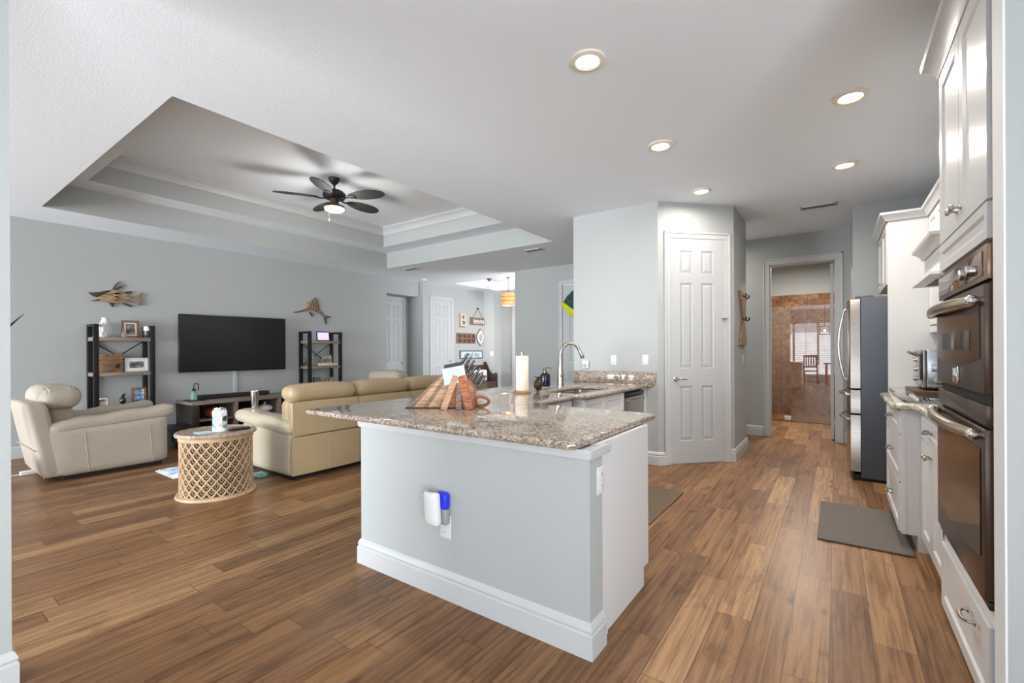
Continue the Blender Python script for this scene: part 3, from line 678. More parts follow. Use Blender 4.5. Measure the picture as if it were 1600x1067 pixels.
t = thing('dishwasher', 'stainless steel dishwasher with bar handle next to the pantry wall', 'dishwasher', (-2.06, 4.76, 0))
mb = MB(); mb.smooth = False; mb.box(-2.36, -1.80, 4.452, 5.052, .10, .855); part('body', mb, M('dark_body', '#3b3b3d', .5), t)
mb = MB(); mb.box(-1.80, -1.765, 4.455, 5.05, .115, .79, .004); part('door', mb, steel, t)
mb = MB(); mb.box(-1.80, -1.765, 4.455, 5.05, .80, .835, .004); part('control_strip', mb, M('slate_trim', '#2b2c2f', .3, .4), t)
mb = MB(); mb.tube([(-1.765, 4.55, .755), (-1.735, 4.55, .755), (-1.735, 4.95, .755), (-1.765, 4.95, .755)], .011, 10); part('handle', mb, steel, t)
mb = MB(); mb.smooth = False; mb.box(-2.36, -1.86, 4.455, 5.05, 0, .10); part('toe_kick', mb, M('dark_body', '#3b3b3d'), t)
mb = MB(); mb.smooth = False; mb.box(-2.3, -1.752, 5.056, 5.088, 0, CZ0 - .003); solo('filler_panel', mb, cab_m, 'narrow white filler panel between the dishwasher and the pantry wall', 'panel')
# sink
x0, x1, y0, y1 = sink_rect
t = thing('sink', 'undermount stainless steel kitchen sink in the granite worktop', 'sink', ((x0 + x1) / 2, (y0 + y1) / 2, .68))
mb = MB(); e = .012
def ring(z, g, r=.06):
    out = []
    for cx, cy, a0 in ((x1 + g - r, y1 + g - r, 0), (x0 - g + r, y1 + g - r, 90), (x0 - g + r, y0 - g + r, 180), (x1 + g - r, y0 - g + r, 270)):
        for k in range(6): a = math.radians(a0 + 18 * k); out.append(mb.b.verts.new((cx + r * math.cos(a), cy + r * math.sin(a), z)))
    return out
rs = [ring(CZ0 - .001, .02), ring(CZ0 - .001, -.004), ring(.70, -.012), ring(.685, -.03)]
for a, b in zip(rs, rs[1:]):
    for k in range(24): mb.b.faces.new((a[k], a[(k + 1) % 24], b[(k + 1) % 24], b[k]))
mb.b.faces.new(rs[-1]); part('basin', mb, steel, t)
mb = MB(); mb.lathe([(0, .690), (.035, .690), (.045, .688), (.045, .684), (0, .684)], ((x0 + x1) / 2, (y0 + y1) / 2, 0), 24); part('drain', mb, chrome, t)
# faucet
fb = Vector((-2.338, 4.168, CZ1)); fd = Vector((.55, .50, 0)).normalized()
t = thing('faucet', 'tall gooseneck brushed nickel pull-down kitchen faucet behind the sink', 'faucet', fb)
mb = MB(); mb.lathe([(0, 0), (.042, 0), (.042, .006), (.033, .012), (.032, .10), (.027, .19), (.021, .235), (0, .235)], fb, 24); part('body', mb, nickel, t)
mb = MB(); pts = [fb + Z * .23, fb + Z * .33]; R_ = .105
for k in range(13):
    a = math.pi - k * math.radians(13.2); pts.append(fb + fd * (R_ + R_ * math.cos(a)) + Z * (.335 + R_ * 1.15 * math.sin(a)))
mb.tube(pts, [.020, .018] + [.0165] * 12 + [.017], 14); part('spout', mb, nickel, t)
e0 = pts[-1]; dd = (pts[-1] - pts[-2]).normalized()
mb = MB(); mb.tube([e0, e0 + dd * .03, e0 + dd * .075, e0 + dd * .085], [.015, .019, .022, .019], 14); part('spray_head', mb, nickel, t)
sd = Vector((fd.y, -fd.x, 0))
mb = MB(); mb.tube([fb + Z * .12, fb + Z * .12 + sd * .035], .012, 12); mb.tube([fb + Z * .12 + sd * .03, fb + Z * .125 + sd * .07, fb + Z * .13 + sd * .115], [.008, .007, .009], 10); part('handle', mb, M('dark_nickel', '#6b6662', .3, 1), t)

# wall plates on the grey wall behind the sink and the plugged-in night light
def plate(o, u, n, label, kind='outlet', w=.07, h=.115):
    """outlet or rocker plate centred on o"""
    o = Vector(o); t = thing('outlet' if kind == 'outlet' else 'light_switch', label, 'outlet' if kind == 'outlet' else 'switch', o)
    mb = MB(); mb.obox(o, u, Z, n, -w / 2, w / 2, -h / 2, h / 2, 0, .006, .0025); part('cover_plate', mb, plastic_white, t)
    if kind == 'outlet':
        for s in (-1, 1):
            mb = MB(); mb.obox(o, u, Z, n, -.017, .017, s * .025 - .014, s * .025 + .014, .006, .008, .001); r_ = part('receptacle', mb, plastic_white, t)
            mb = MB(); mb.smooth = False
            for q in (-.007, .006): mb.obox(o, u, Z, n, q, q + .002, s * .025 - .004, s * .025 + .006, .008, .0085)
            part('slot', mb, rubber, r_)
    else:
        mb = MB(); mb.obox(o, u, Z, n, -.016, .016, -.033, .033, .006, .010, .002); part('rocker', mb, plastic_white, t)
    return t
plate((-2.14, 5.09, 1.165), X, -Y, 'outlet plate on the grey wall, left of the two behind the sink run')
plate((-1.76, 5.09, 1.17), X, -Y, 'switch plate on the grey wall, right of the two behind the sink run', 'switch')
t = thing('plug_in_sensor', 'round white plug-in device low on the grey wall beside the faucet spout', 'plug-in device', (-2.50, 5.075, 1.10))
mb = MB(); mb.rbox((-2.50, 5.072, 1.11), (.09, .034, .10), .015, 6); part('housing', mb, plastic_white, t)
mb = MB(); mb.lathe([(0, .022), (.018, .022), (.022, .018), (.022, 0), (0, 0)], (-2.50, 5.058, 1.10), 20, (0, -1, 0)); part('lens', mb, M('grey_lens', '#9a9a98', .3), t)
# island front outlet with air freshener, island end outlet
plate((-1.655, 1.735, .372), X, -Y, 'white outlet plate on the grey island front below the blue-lit air freshener', 'outlet', .075, .12)
t = thing('air_freshener', 'white plug-in air freshener with glowing blue side on the island front', 'air freshener', (-1.675, 1.70, .40))
mb = MB(); mb.rbox((-1.657, 1.712, .512), (.080, .045, .085), .018, 8); part('base', mb, M('freshener_blue', '#2430b8', .3, emit=('#1a22ff', .10)), t, 'blue glowing translucent body')
mb = MB(); mb.rbox((-1.658, 1.714, .432), (.078, .040, .085), .015, 8); part('plug_housing', mb, M('clear_grey', '#8f9094', .2), t, 'grey translucent lower body')
mb = MB(); mb.rbox((-1.690, 1.672, .478), (.098, .04, .175), .018, 10, fn=lambda x, y, z: (0, -.012 * (1 - x * x) - (.006 * z), 0)); part('cover', mb, plastic_white, t, 'white curved cover')
mb = MB(); mb.box(-1.71, -1.67, 1.655, 1.668, .560, .568, .002); part('button', mb, M('grey_button', '#77787a', .4), t)
plate((-.838, 1.838, .72), Y, X, 'white outlet plate on the narrow end of the grey island wall', 'outlet', .075, .12)

# ---------------------------------------------------------------- things on the island
acacia = wood_mat('acacia_wood', '#8f6a50', '#c39a78', (3, 3, 22)); acacia_red = wood_mat('acacia_red', '#7a4028', '#b0704a', (3, 3, 22)); walnut = wood_mat('walnut_wood', '#5a463a', '#8a7362', (3, 3, 22))
kb = Vector((-2.10, 2.33, CZ1)); ku = Vector((.832, .555, 0)).normalized(); kn = Vector((ku.y, -ku.x, 0))   # ku runs left to right as seen, kn faces the camera
t = thing('knife_block', 'wedge-shaped striped wood knife block with many black-handled knives on the island', 'knife block', kb)
# wedge of stripes
tri = [(-.34, 0), (-.02, 0), (.12, .0), (.10, .16), (.02, .29), (-.04, .27)]
strp = [((-.34, 0), (-.30, 0), (-.075, .245), (-.095, .235)), ((-.30, 0), (-.235, 0), (-.045, .262), (-.075, .245)), ((-.235, 0), (-.20, 0), (-.02, .270), (-.045, .262)), ((-.20, 0), (-.11, 0), (.03, .255), (-.02, .270)), ((-.11, 0), (.12, 0), (.11, .13), (.03, .255))]
for i, q in enumerate(strp):
    mb = MB(); mb.prism(q, kb, ku, Z, kn, -.07, .07, .002); part('wood_strip', mb, [walnut, acacia, walnut, acacia, acacia_red][i], t, ['dark edge strip', 'pale strip', 'dark strip', 'pale strip', 'reddish end'][i])
mb = MB(); mb.prism([(-.35, .0), (.12, 0), (.12, .006), (-.345, .006)], kb, ku, Z, kn, -.072, .072); part('base_plate', mb, rubber, t)
kd = (ku * .52 + Z * .85).normalized(); kside = (ku * .85 - Z * .52)
hm = M('knife_handle_black', '#121213', .4)
rowc = 0
for k in range(14):
    s_ = k // 7; i = k % 7
    p0 = kb + ku * (.0 + .021 * i) + Z * (.262 - .024 * i) + kn * (-.035 + .05 * s_) + kd * .015
    if s_ == 0: p0 = p0 + kd * .02 
    mb = MB(); L_ = .075 if i > 2 else .085
    mb.obox(p0, kside, kn, kd, -.0075, .0075, -.012, .012, 0, L_, .003)
    h_ = part('knife_handle', mb, hm, t)
    mb = MB(); mb.obox(p0, kside, kn, kd, -.0012, .0012, -.0125, .0125, .004, L_ + .002); mb.obox(p0, kside, kn, kd, -.0045, .0045, -.0124, .0124, L_ - .004, L_ + .003, .002); part('tang', mb, M('tang_steel', '#8e8e90', .4, .9), h_)
t = thing('tablet_easel', 'small wooden easel leaning on the knife block with a white tablet and black edge', 'easel', kb + ku * .03 + kn * .15)
e0 = kb + kn * .12
ev = (Z * .93 - kn * .36 + ku * -.03).normalized(); en = ev.cross(ku) * -1; en = ku.cross(ev)
mb = MB(); mb.obox(e0 + ku * .0, ku, ev, en, -.085, -.045, 0, .0, 0, 0) if False else None
def leg(a, b, wdt=.02, mat=acacia, nm='leg'):
    a, b = Vector(a), Vector(b); d = (b - a).normalized(); s_ = d.cross(kn).normalized(); nn = s_.cross(d)
    mb = MB(); mb.obox(a, s_, d, nn, -wdt, wdt, 0, (b - a).length, -.008, .008, .003); return part(nm, mb, mat, t)
leg(e0 + ku * -.075 + kn * .045, e0 + ku * -.005 - kn * .035 + Z * .215, .021)
leg(e0 + ku * .095 + kn * .045, e0 + ku * .030 - kn * .035 + Z * .215, .026, acacia_red)
leg(e0 + ku * .02 + kn * .03, e0 + ku * .02 - kn * .035 + Z * .2, .018, walnut)
tb = e0 + ku * -.005 - kn * .024 + Z * .165
tv = (Z * .95 - kn * .28 - ku * .20).normalized(); tu = (ku - tv * ku.dot(tv)).normalized(); tn = tu.cross(tv)
mb = MB(); mb.obox(tb, tu, tv, tn, -.075, .075, .0, .115, 0, .010, .005); part('tablet', mb, M('tablet_white', '#bac4c9', .2), t, 'glossy white tablet face')
mb = MB(); mb.obox(tb, tu, tv, tn, -.06, .062, .10, .145, -.03, -.008, .003); part('case_flap', mb, M('tablet_case', '#3a3a40', .4), t, 'dark grey folded cover')
c_ = kb + ku * .155 + kn * .045
t = thing('wooden_loop', 'reddish wooden ring-shaped handle piece lying right of the knife block', 'wooden ring', c_)
mb = MB(); pts = [c_ + ku * .045 * math.cos(a) * (1 + .25 * math.cos(a)) + (Z * .9 + kn * .35) * (.036 * math.sin(a)) + Z * .043 for a in [2 * math.pi * q / 16 for q in range(17)]]
mb.tube(pts, .0105, 8, caps=False); part('ring', mb, acacia_red, t)
mb = MB(); mb.rbox(c_ + Z * .006, (.05, .03, .012), .005, 4); part('foot', mb, acacia_red, t)
# paper towel holder
pt = Vector((-2.346, 3.468, CZ1))
t = thing('paper_towel_holder', 'upright paper towel roll on a round wooden stand on the counter', 'paper towel holder', pt)
mb = MB(); mb.lathe([(0, 0), (.078, 0), (.082, .006), (.080, .016), (0, .016)], pt, 32); part('base', mb, wood_mat('stand_wood', '#8a6a4e', '#b48d68'), t, 'wooden base')
mb = MB(); mb.lathe([(.018, .018), (.056, .018), (.058, .022), (.058, .33), (.056, .335), (.018, .335)], pt, 36); part('towel_roll', mb, M('paper_towel', '#ece0cf', .9, bump=(200, .15)), t, 'white paper roll')
mb = MB(); mb.lathe([(0, .016), (.008, .016), (.008, .352), (.014, .356), (.014, .366), (0, .372)], pt, 16); part('rod', mb, nickel, t)
# pine-cone / pineapple ornament
pc = Vector((-2.34, 3.73, CZ1))
t = thing('pineapple_ornament', 'small dark bronze pineapple ornament beside the paper towel stand', 'ornament', pc)
brz = M('dark_bronze', '#4c3a28', .45, .6)
mb = MB(); mb.ell(pc + Z * .055, (.042, .042, .055), 16, 12, fn=lambda p: 1 + .07 * math.sin(9 * math.atan2(p.y, p.x)) * math.sin(14 * p.z)); part('body', mb, brz, t)
mb = MB()
for k in range(9):
    a = k * 2.4; r_ = .012 + .003 * (k % 3); mb.tube([pc + Z * .105, pc + Z * .125 + Vector((math.cos(a) * r_, math.sin(a) * r_, 0)), pc + Z * (.135 - .003 * (k % 3)) + Vector((math.cos(a) * r_ * 3, math.sin(a) * r_ * 3, 0))], [.007, .006, .001], 6)
part('crown', mb, brz, t)
# soap bottle on a tray
sb_ = Vector((-2.473, 4.083, CZ1))
t = thing('soap_dispenser', 'dark blue glazed soap bottle with a bronze pump left of the faucet', 'soap dispenser', sb_)
mb = MB(); mb.lathe([(0, .006), (.050, .006), (.053, .012), (.053, .115), (.048, .135), (.030, .148), (.020, .152), (0, .152)], sb_, 32); part('bottle', mb, M('dark_blue_glaze', '#141a2e', .2), t)
mb = MB(); mb.lathe([(0, .150), (.022, .150), (.022, .168), (.008, .172), (.008, .195), (.014, .197), (.014, .206), (0, .207)], sb_, 20); mb.tube([sb_ + Z * .2, sb_ + Z * .205 + X * .03 + Y * .02, sb_ + Z * .195 + X * .055 + Y * .04], [.006, .005, .004], 8); mb.tube([sb_ + Z * .16, sb_ + Z * .19 - X * .02 - Y * .015, sb_ + Z * .206 - X * .012], .004, 6); part('pump', mb, M('pump_bronze', '#6e604c', .3, .9), t)
mb = MB(); mb.lathe([(0, 0), (.085, 0), (.095, .008), (.092, .010), (.08, .005), (0, .005)], sb_, 32); part('saucer', mb, white_cer, t, 'white saucer')

# ================================================================ RIGHT-HAND KITCHEN WALL
TWX = .43
# ---- oven tower
t = thing('oven_tower_cabinet', 'tall white cabinet tower around the double wall oven', 'cabinet', (.73, 2.6, 0))
mb = MB(); mb.smooth = False
TY_0, TY_1 = 2.158, 3.085
mb.box(TWX + .02, 1.028, TY_0, TY_1, .012, .395); mb.box(TWX + .02, 1.028, TY_0, TY_1, 1.64, 2.66)
mb.box(TWX + .02, 1.028, TY_0, TY_0 + .018, .395, 1.64); mb.box(TWX + .02, 1.028, TY_1 - .02, TY_1, .395, 1.64); mb.box(1.0, 1.028, TY_0, TY_1, .395, 1.64)
mb.box(TWX, TWX + .02, TY_0, TY_0 + .016, .02, 2.66); mb.box(TWX, TWX + .02, TY_1 - .028, TY_1, .02, 2.66); mb.box(TWX, TWX + .02, TY_0, TY_1, .345, .395); mb.box(TWX, TWX + .02, TY_0, TY_1, 2.60, 2.66)
mb.box(TWX + .06, 1.0, TY_0, TY_1, 0, .012)
part('body', mb, cab_m, t)
mb = MB(); mb.smooth = False; shaker(mb, Vector((TWX - .012, TY_1 - .03, .03)), -Y, Z, -X, .86, .305, t=.02, s=.055); d = part('drawer', mb, cab_m, t)
def arch_pull(o, u, n, L_=.11, nm='handle', parent=None):
    """ornate arched bin pull: rosettes and a bowed bar"""
    o = Vector(o); mb = MB()
    mb.tube([o - u * L_ / 2, o - u * L_ / 2 + n * .018, o - u * L_ * .3 + n * .030 - Z * .004, o + n * .032 - Z * .008, o + u * L_ * .3 + n * .030 - Z * .004, o + u * L_ / 2 + n * .018, o + u * L_ / 2], [.007, .007, .006, .008, .006, .007, .007], 10)
    for s in (-1, 1): mb.lathe([(0, .006), (.010, .005), (.014, 0), (0, 0)], o + u * s * L_ / 2, 14, n)
    return part(nm, mb, nickel, parent)
def knob(o, n, parent, r=.014):
    o = Vector(o); mb = MB(); mb.lathe([(0, 0), (.011, 0), (.010, .003), (.005, .006), (.005, .020), (r, .025), (r * 1.05, .030), (r * .8, .036), (0, .038)], o, 18, n)
    return part('knob', mb, nickel, parent)
arch_pull((TWX - .013, 2.43, .262), Y, -X, .11, 'drawer_handle', d)
mb = MB(); mb.smooth = False; shaker(mb, Vector((TWX - .012, TY_1 - .03, 1.655)), -Y, Z, -X, .86, .125, t=.02, s=.035); part('top_panel', mb, cab_m, t)
for k in range(2):
    ya = TY_1 - .03 - k * .433; mb = MB(); mb.smooth = False; shaker(mb, Vector((TWX - .012, ya, 1.79)), -Y, Z, -X, .428, .815, t=.02, s=.065); d = part('door', mb, cab_m, t)
    knob((TWX - .012, ya - .428 + .035 if k == 0 else ya - .035, 1.86), -X, d)
crn = [(0, 2.625), (.012, 2.625), (.018, 2.645), (.05, 2.69), (.068, 2.70), (.072, 2.725), (0, 2.725)]
mb = MB(); mb.sweep(crn, [(1.02, TY_1), (TWX, TY_1), (TWX, TY_0)]); mb.box(TWX + .02, 1.02, TY_0 + .01, TY_1 - .02, 2.662, 2.72); part('crown', mb, cab_m, t)
# ---- double oven
OY0, OY1 = TY_0 + .018, TY_1 - .032; OX = TWX - .002
t = thing('double_oven', 'double wall oven with bowed handles and two silver knobs', 'oven', (.7, (OY0 + OY1) / 2, .40))
mb = MB(); mb.smooth = False; mb.box(OX + .01, .98, OY0, OY1, .397, 1.638); part('chassis', mb, M('dark_body', '#3b3b3d'), t)
mb = MB(); mb.box(OX - .014, OX + .01, OY0, OY1, 1.515, 1.636, .003); cp = part('control_panel', mb, M('floor_tinted_steel', '#8a735f', .25, .9), t, 'control panel tinted with a painted floor reflection')
mb = MB(); mb.box(OX - .018, OX - .013, OY0 + .05, OY1 - .02, 1.532, 1.618, .002); part('display_glass', mb, M('floor_tinted_glass', '#6d4c38', .06, .5, coat=.5), cp)  # copper tone of panel and glass stands in for the wood floor's reflection
for ky in (2.437, 2.328):
    mb = MB(); mb.lathe([(0, 0), (.020, 0), (.020, .022), (.017, .026), (0, .026)], (OX - .018, ky, 1.562), 24, (-1, 0, 0)); part('control_knob', mb, chrome, cp, 'silver knob')
def oven_door(z0, z1, gz0, gz1, hz):
    mb = MB(); mb.box(OX - .022, OX + .008, OY0, OY1, z0, z1, .004); d = part('oven_door', mb, dark_steel, t)
    mb = MB(); n = 14; q = []
    for k in range(n + 1): q.append((OY0 + .045 + (OY1 - OY0 - .075) * k / n, gz0 + .03 - .03 * math.sin(math.pi * k / n) * 1.0))
    q += [(OY1 - .03, gz1), (OY0 + .045, gz1)]
    mb.prism(q, (OX - .022, 0, 0), Y, Z, -X, 0, .003); g = part('window_glass', mb, oven_glass, d, 'dark oven window')
    if hz > 1.2:
        mb = MB(); mb.box(OX - .0265, OX - .0249, OY0 + .18, OY1 - .16, gz0 + .06, gz1 - .09, .0005); part('inner_window', mb, M('oven_inner', '#33271f', .12, 0, spec=.35), g)
    # bowed handle with chrome ends
    L_ = OY1 - OY0 - .07; yc = (OY0 + OY1) / 2; pts, rad = [], []
    for k in range(13):
        f = k / 12 * 2 - 1; pts.append((OX - .038 - .040 * (1 - f * f), yc + f * L_ / 2, hz)); rad.append(.021 - .004 * abs(f) ** 3)
    mb = MB(); mb.tube(pts, rad, 16); h = part('handle', mb, M('handle_champagne', '#b5a48c', .22, 1), d, 'wide bowed handle')
    for s in (-1, 1):
        mb = MB(); mb.tube([(OX - .022, yc + s * L_ / 2, hz), (OX - .05, yc + s * (L_ / 2 + .004), hz)], [.014, .017], 14); mb.ell((OX - .045, yc + s * (L_ / 2 + .002), hz), (.02, .016, .02), 14, 8); part('handle_post', mb, chrome, h)
    return d
d = oven_door(1.125, 1.500, 1.215, 1.44, 1.447)
mb = MB(); mb.ell((OX - .024, 2.58, 1.172), (.006, .030, .036), 20, 12); mb.tube([(OX - .03, 2.585, 1.20), (OX - .032, 2.575, 1.172), (OX - .03, 2.585, 1.145)], .007, 8); part('emblem', mb, chrome, d, 'oval silver emblem')
mb = MB(); mb.smooth = False; mb.box(OX - .004, OX + .008, OY0, OY1, 1.085, 1.125)
part('vent_gap', mb, rubber, t)
mb = MB(); mb.box(OX - .018, OX + .008, OY0, OY1, 1.02, 1.088, .003); part('middle_panel', mb, dark_steel, t)
mb = MB(); mb.smooth = False; mb.box(OX - .004, OX + .008, OY0, OY1, 1.008, 1.02); part('shadow_gap', mb, rubber, t)
oven_door(.43, 1.006, .535, .935, .985)
mb = MB(); mb.box(OX - .012, OX + .008, OY0, OY1, .400, .426, .003); part('bottom_trim', mb, M('slate_trim', '#2b2c2f'), t)

# ---- base cabinets
def pulls_unit(): pass
t = thing('base_cabinet', 'white base cabinet with one drawer over two doors beside the oven tower', 'cabinet', (.73, 3.45, 0))
mb = MB(); mb.smooth = False; mb.box(TWX + .02, 1.028, 3.088, 3.825, .10, .893); mb.box(TWX + .085, 1.028, 3.088, 3.825, 0, .10); mb.box(TWX, TWX + .02, 3.79, 3.825, .10, .893); part('body', mb, cab_m, t)
mb = MB(); mb.smooth = False; shaker(mb, Vector((TWX, 3.785, .735)), -Y, Z, -X, .69, .145, s=.04); d = part('drawer', mb, cab_m, t); arch_pull((TWX, 3.45, .81), Y, -X, .10, 'drawer_handle', d)
for k in range(2):
    ya = 3.785 - k * .347; mb = MB(); mb.smooth = False; shaker(mb, Vector((TWX, ya, .11)), -Y, Z, -X, .342, .615); d = part('door', mb, cab_m, t)
    knob((TWX, ya - .342 + .03 if k == 0 else ya - .03, .67), -X, d)
BX = .325
t = thing('drawer_cabinet', 'white three-drawer cabinet standing proud under the cooktop', 'cabinet', (.7, 4.27, 0))
mb = MB(); mb.smooth = False; mb.box(BX + .02, 1.028, 3.828, 4.72, .10, .893); mb.box(BX + .09, 1.028, 3.828, 4.72, 0, .10); mb.box(BX + .012, BX + .035, 3.824, 3.86, .10, .893); part('body', mb, cab_m, t)
for z0, z1 in ((.735, .885), (.43, .725), (.11, .42)):
    mb = MB(); mb.smooth = False; shaker(mb, Vector((BX, 4.71, z0)), -Y, Z, -X, .865, z1 - z0, s=.05); d = part('drawer', mb, cab_m, t)
    for q in (4.27,): arch_pull((BX, q, (z0 + z1) / 2), Y, -X, .10, 'drawer_handle', d)
t = thing('narrow_cabinet', 'narrow white base cabinet between the cooktop drawers and the tall panel', 'cabinet', (.73, 5.08, 0))
mb = MB(); mb.smooth = False; mb.box(TWX + .02, 1.028, 4.723, 5.447, .10, .893); mb.box(TWX + .085, 1.028, 4.723, 5.447, 0, .10); part('body', mb, cab_m, t)
mb = MB(); mb.smooth = False; shaker(mb, Vector((TWX, 5.44, .11)), -Y, Z, -X, .70, .77); d = part('door', mb, cab_m, t); knob((TWX, 4.8, .75), -X, d)
ol = [(1.028, 3.09), (1.028, 5.448), (.395, 5.448), (.395, 4.80), (.30, 4.74), (.285, 4.70), (.285, 3.86), (.30, 3.82), (.33, 3.80), (.385, 3.79), (.405, 3.74), (.405, 3.09)]
worktop('countertop', ol, .895, .932, granite_light, 'pale granite worktop with a bumped-out middle around the cooktop')
# cooktop
t = thing('cooktop', 'black glass cooktop set into the pale worktop', 'cooktop', (.60, 4.27, .932))
mb = MB(); mb.box(.36, .88, 3.88, 4.66, .932, .939, .003); part('glass', mb, M('black_glass', '#0c0c0e', .04, spec=.8), t)
mb = MB(); mb.box(.352, .888, 3.872, 4.668, .932, .936, .002); part('rim', mb, steel, t)
for k in range(4):
    mb = MB(); mb.lathe([(0, 0), (.022, 0), (.020, .006), (.016, .022), (0, .024)], (.44 + .0 * k, 4.0 + .10 * k, .939), 20); part('control_knob', mb, chrome, t, 'silver knob')
# toaster oven on a dark board
ty0, ty1, tx0, tx1 = 4.87, 5.32, .565, .93
mb = MB(); mb.box(.50, .985, 4.76, 5.36, .932, .950, .004); solo('cutting_board', mb, wood_mat('dark_board', '#3b261c', '#5e4030'), 'dark wooden board under the toaster oven', 'board')
t = thing('toaster_oven', 'stainless steel toaster oven on the dark board by the tall white panel', 'toaster oven', ((tx0 + tx1) / 2, (ty0 + ty1) / 2, .95))
mb = MB(); mb.box(tx0 + .02, tx1, ty0, ty1, .968, 1.275, .012, 3); part('housing', mb, M('toaster_steel', '#b9bec4', .2, .9), t)
sidem = M('embossed_steel', '#9fa5ab', .25, .9)
mb = MB(); mb.box(tx0 + .10, tx1 - .02, ty0 - .004, ty0, 1.195, 1.232, .002); mb.box(tx0 + .05, tx1 - .02, ty0 - .004, ty0, 1.10, 1.16, .002); part('vent_panel', mb, sidem, t)
mb = MB(); mb.lathe([(0, .0), (.035, 0), (.038, .004), (.02, .006), (0, .004)], (tx0 + .10, ty0 - .001, 1.035), 28, (0, -1, 0)); mb.box(tx0 + .068, tx0 + .132, ty0 - .008, ty0 - .003, 1.033, 1.038, .001); part('crest', mb, chrome, t, 'round embossed crest')
mb = MB(); mb.box(tx0, tx0 + .02, ty0 + .002, ty1 - .002, .968, 1.27, .004); fr = part('front_frame', mb, steel, t)
mb = MB(); mb.box(tx0 - .010, tx0, ty0 + .02, ty1 - .13, 1.03, 1.24, .003); part('door', mb, M('toaster_glass', '#3a332c', .05, .3), t)
mb = MB(); mb.tube([(tx0 - .008, ty0 + .05, 1.225), (tx0 - .05, ty0 + .05, 1.25), (tx0 - .06, ty0 + .05, 1.255), (tx0 - .06, ty1 - .15, 1.255), (tx0 - .05, ty1 - .15, 1.25), (tx0 - .008, ty1 - .15, 1.225)], .011, 10); part('handle', mb, M('pewter', '#8d8a84', .35, .9), t)
for k in range(3):
    mb = MB(); mb.lathe([(0, 0), (.024, 0), (.022, .02), (0, .022)], (tx0, ty1 - .065, 1.19 - .08 * k), 18, (-1, 0, 0)); part('control_knob', mb, chrome, t)
for px in (tx0 + .04, tx1 - .04):
    for py in (ty0 + .04, ty1 - .04):
        mb = MB(); mb.cyl((px, py, .95), (px, py, .97), .014, .016, 12); part('foot', mb, rubber, t)

# ---- hood, uppers, tall panel, over-fridge cabinet
t = thing('range_hood', 'white mantel range hood above the cooktop', 'range hood', (.77, 4.27, 1.78)); hy0, hy1, hx = 3.93, 4.62, .56
mb = MB(); mb.smooth = False; mb.box(hx, 1.028, hy0, hy1, 1.80, 2.02); part('body', mb, cab_m, t)
mb = MB(); mb.smooth = False; shaker(mb, Vector((hx - .014, hy1, 1.82)), -Y, Z, -X, hy1 - hy0, .12, t=.014, s=.03, d=.008); part('front_panel', mb, cab_m, t)
hc = [(0, 0), (.018, 0), (.024, .02), (.05, .05), (.066, .056), (.07, .075), (0, .075)]
mb = MB(); mb.sweep([(a, 1.945 + z) for a, z in hc], [(1.02, hy1), (hx - .01, hy1), (hx - .01, hy0), (1.02, hy0)]); part('mantel_shelf', mb, cab_m, t)
mb = MB(); mb.sweep([(a, 1.825 - z) for a, z in hc], [(1.02, hy1), (hx - .01, hy1), (hx - .01, hy0), (1.02, hy0)]); part('lower_ledge', mb, cab_m, t)
mb = MB(); mb.smooth = False; mb.box(hx + .06, .98, hy0 + .05, hy1 - .05, 1.755, 1.80); part('insert', mb, M('hood_dark', '#3a3532', .4, .5), t, 'dark grease filter')
UX = .675
def upper(label, y0, y1, z0, z1, ndoors, x=UX, knobs=True):
    t = thing('wall_cabinet', label, 'cabinet', ((x + 1.03) / 2, (y0 + y1) / 2, z0))
    mb = MB(); mb.smooth = False; mb.box(x + .02, 1.028, y0, y1, z0, z1); part('body', mb, cab_m, t)
    w_ = (y1 - y0) / ndoors
    for k in range(ndoors):
        ya = y1 - .003 - k * w_; mb = MB(); mb.smooth = False; shaker(mb, Vector((x, ya, z0 + .004)), -Y, Z, -X, w_ - .006, z1 - z0 - .01, s=.058); d = part('door', mb, cab_m, t)
        if knobs:
            left = (k % 2 == 0) if ndoors > 1 else True
            knob((x, (ya - w_ + .04) if left else (ya - .034), z0 + .06), -X, d, .011)
    return t
upper('white wall cabinet between the hood and the tall panel', 4.712, 5.455, 1.42, 2.46, 2)
upper('short white wall cabinet above the range hood', 3.84, 4.708, 2.03, 2.46, 2, knobs=False)
upper('white wall cabinet hidden behind the oven tower', 3.09, 3.836, 1.42, 2.46, 2)
mb = MB(); mb.smooth = False; mb.box(.392, 1.028, 5.46, 5.50, 0, 2.46); solo('tall_panel', mb, cab_m, 'tall flat white panel between the counter and the refrigerator', 'panel')
upper('white cabinet above the refrigerator with two small knobs', 5.505, 6.44, 1.88, 2.46, 2, x=.385)
cu = [(0, 2.462), (.012, 2.462), (.018, 2.475), (.04, 2.51), (.052, 2.516), (.056, 2.535), (0, 2.535)]
mb = MB(); mb.sweep(cu, [(.388, 6.44), (.388, 5.458), (UX, 5.458), (UX, 3.092)]); mb.smooth = True
mb.box(.40, 1.02, 5.47, 6.43, 2.463, 2.534); mb.box(UX + .012, 1.02, 3.10, 5.47, 2.463, 2.534)
solo('crown_moulding', mb, cab_m, 'white crown moulding running along the tops of the wall cabinets', 'moulding')
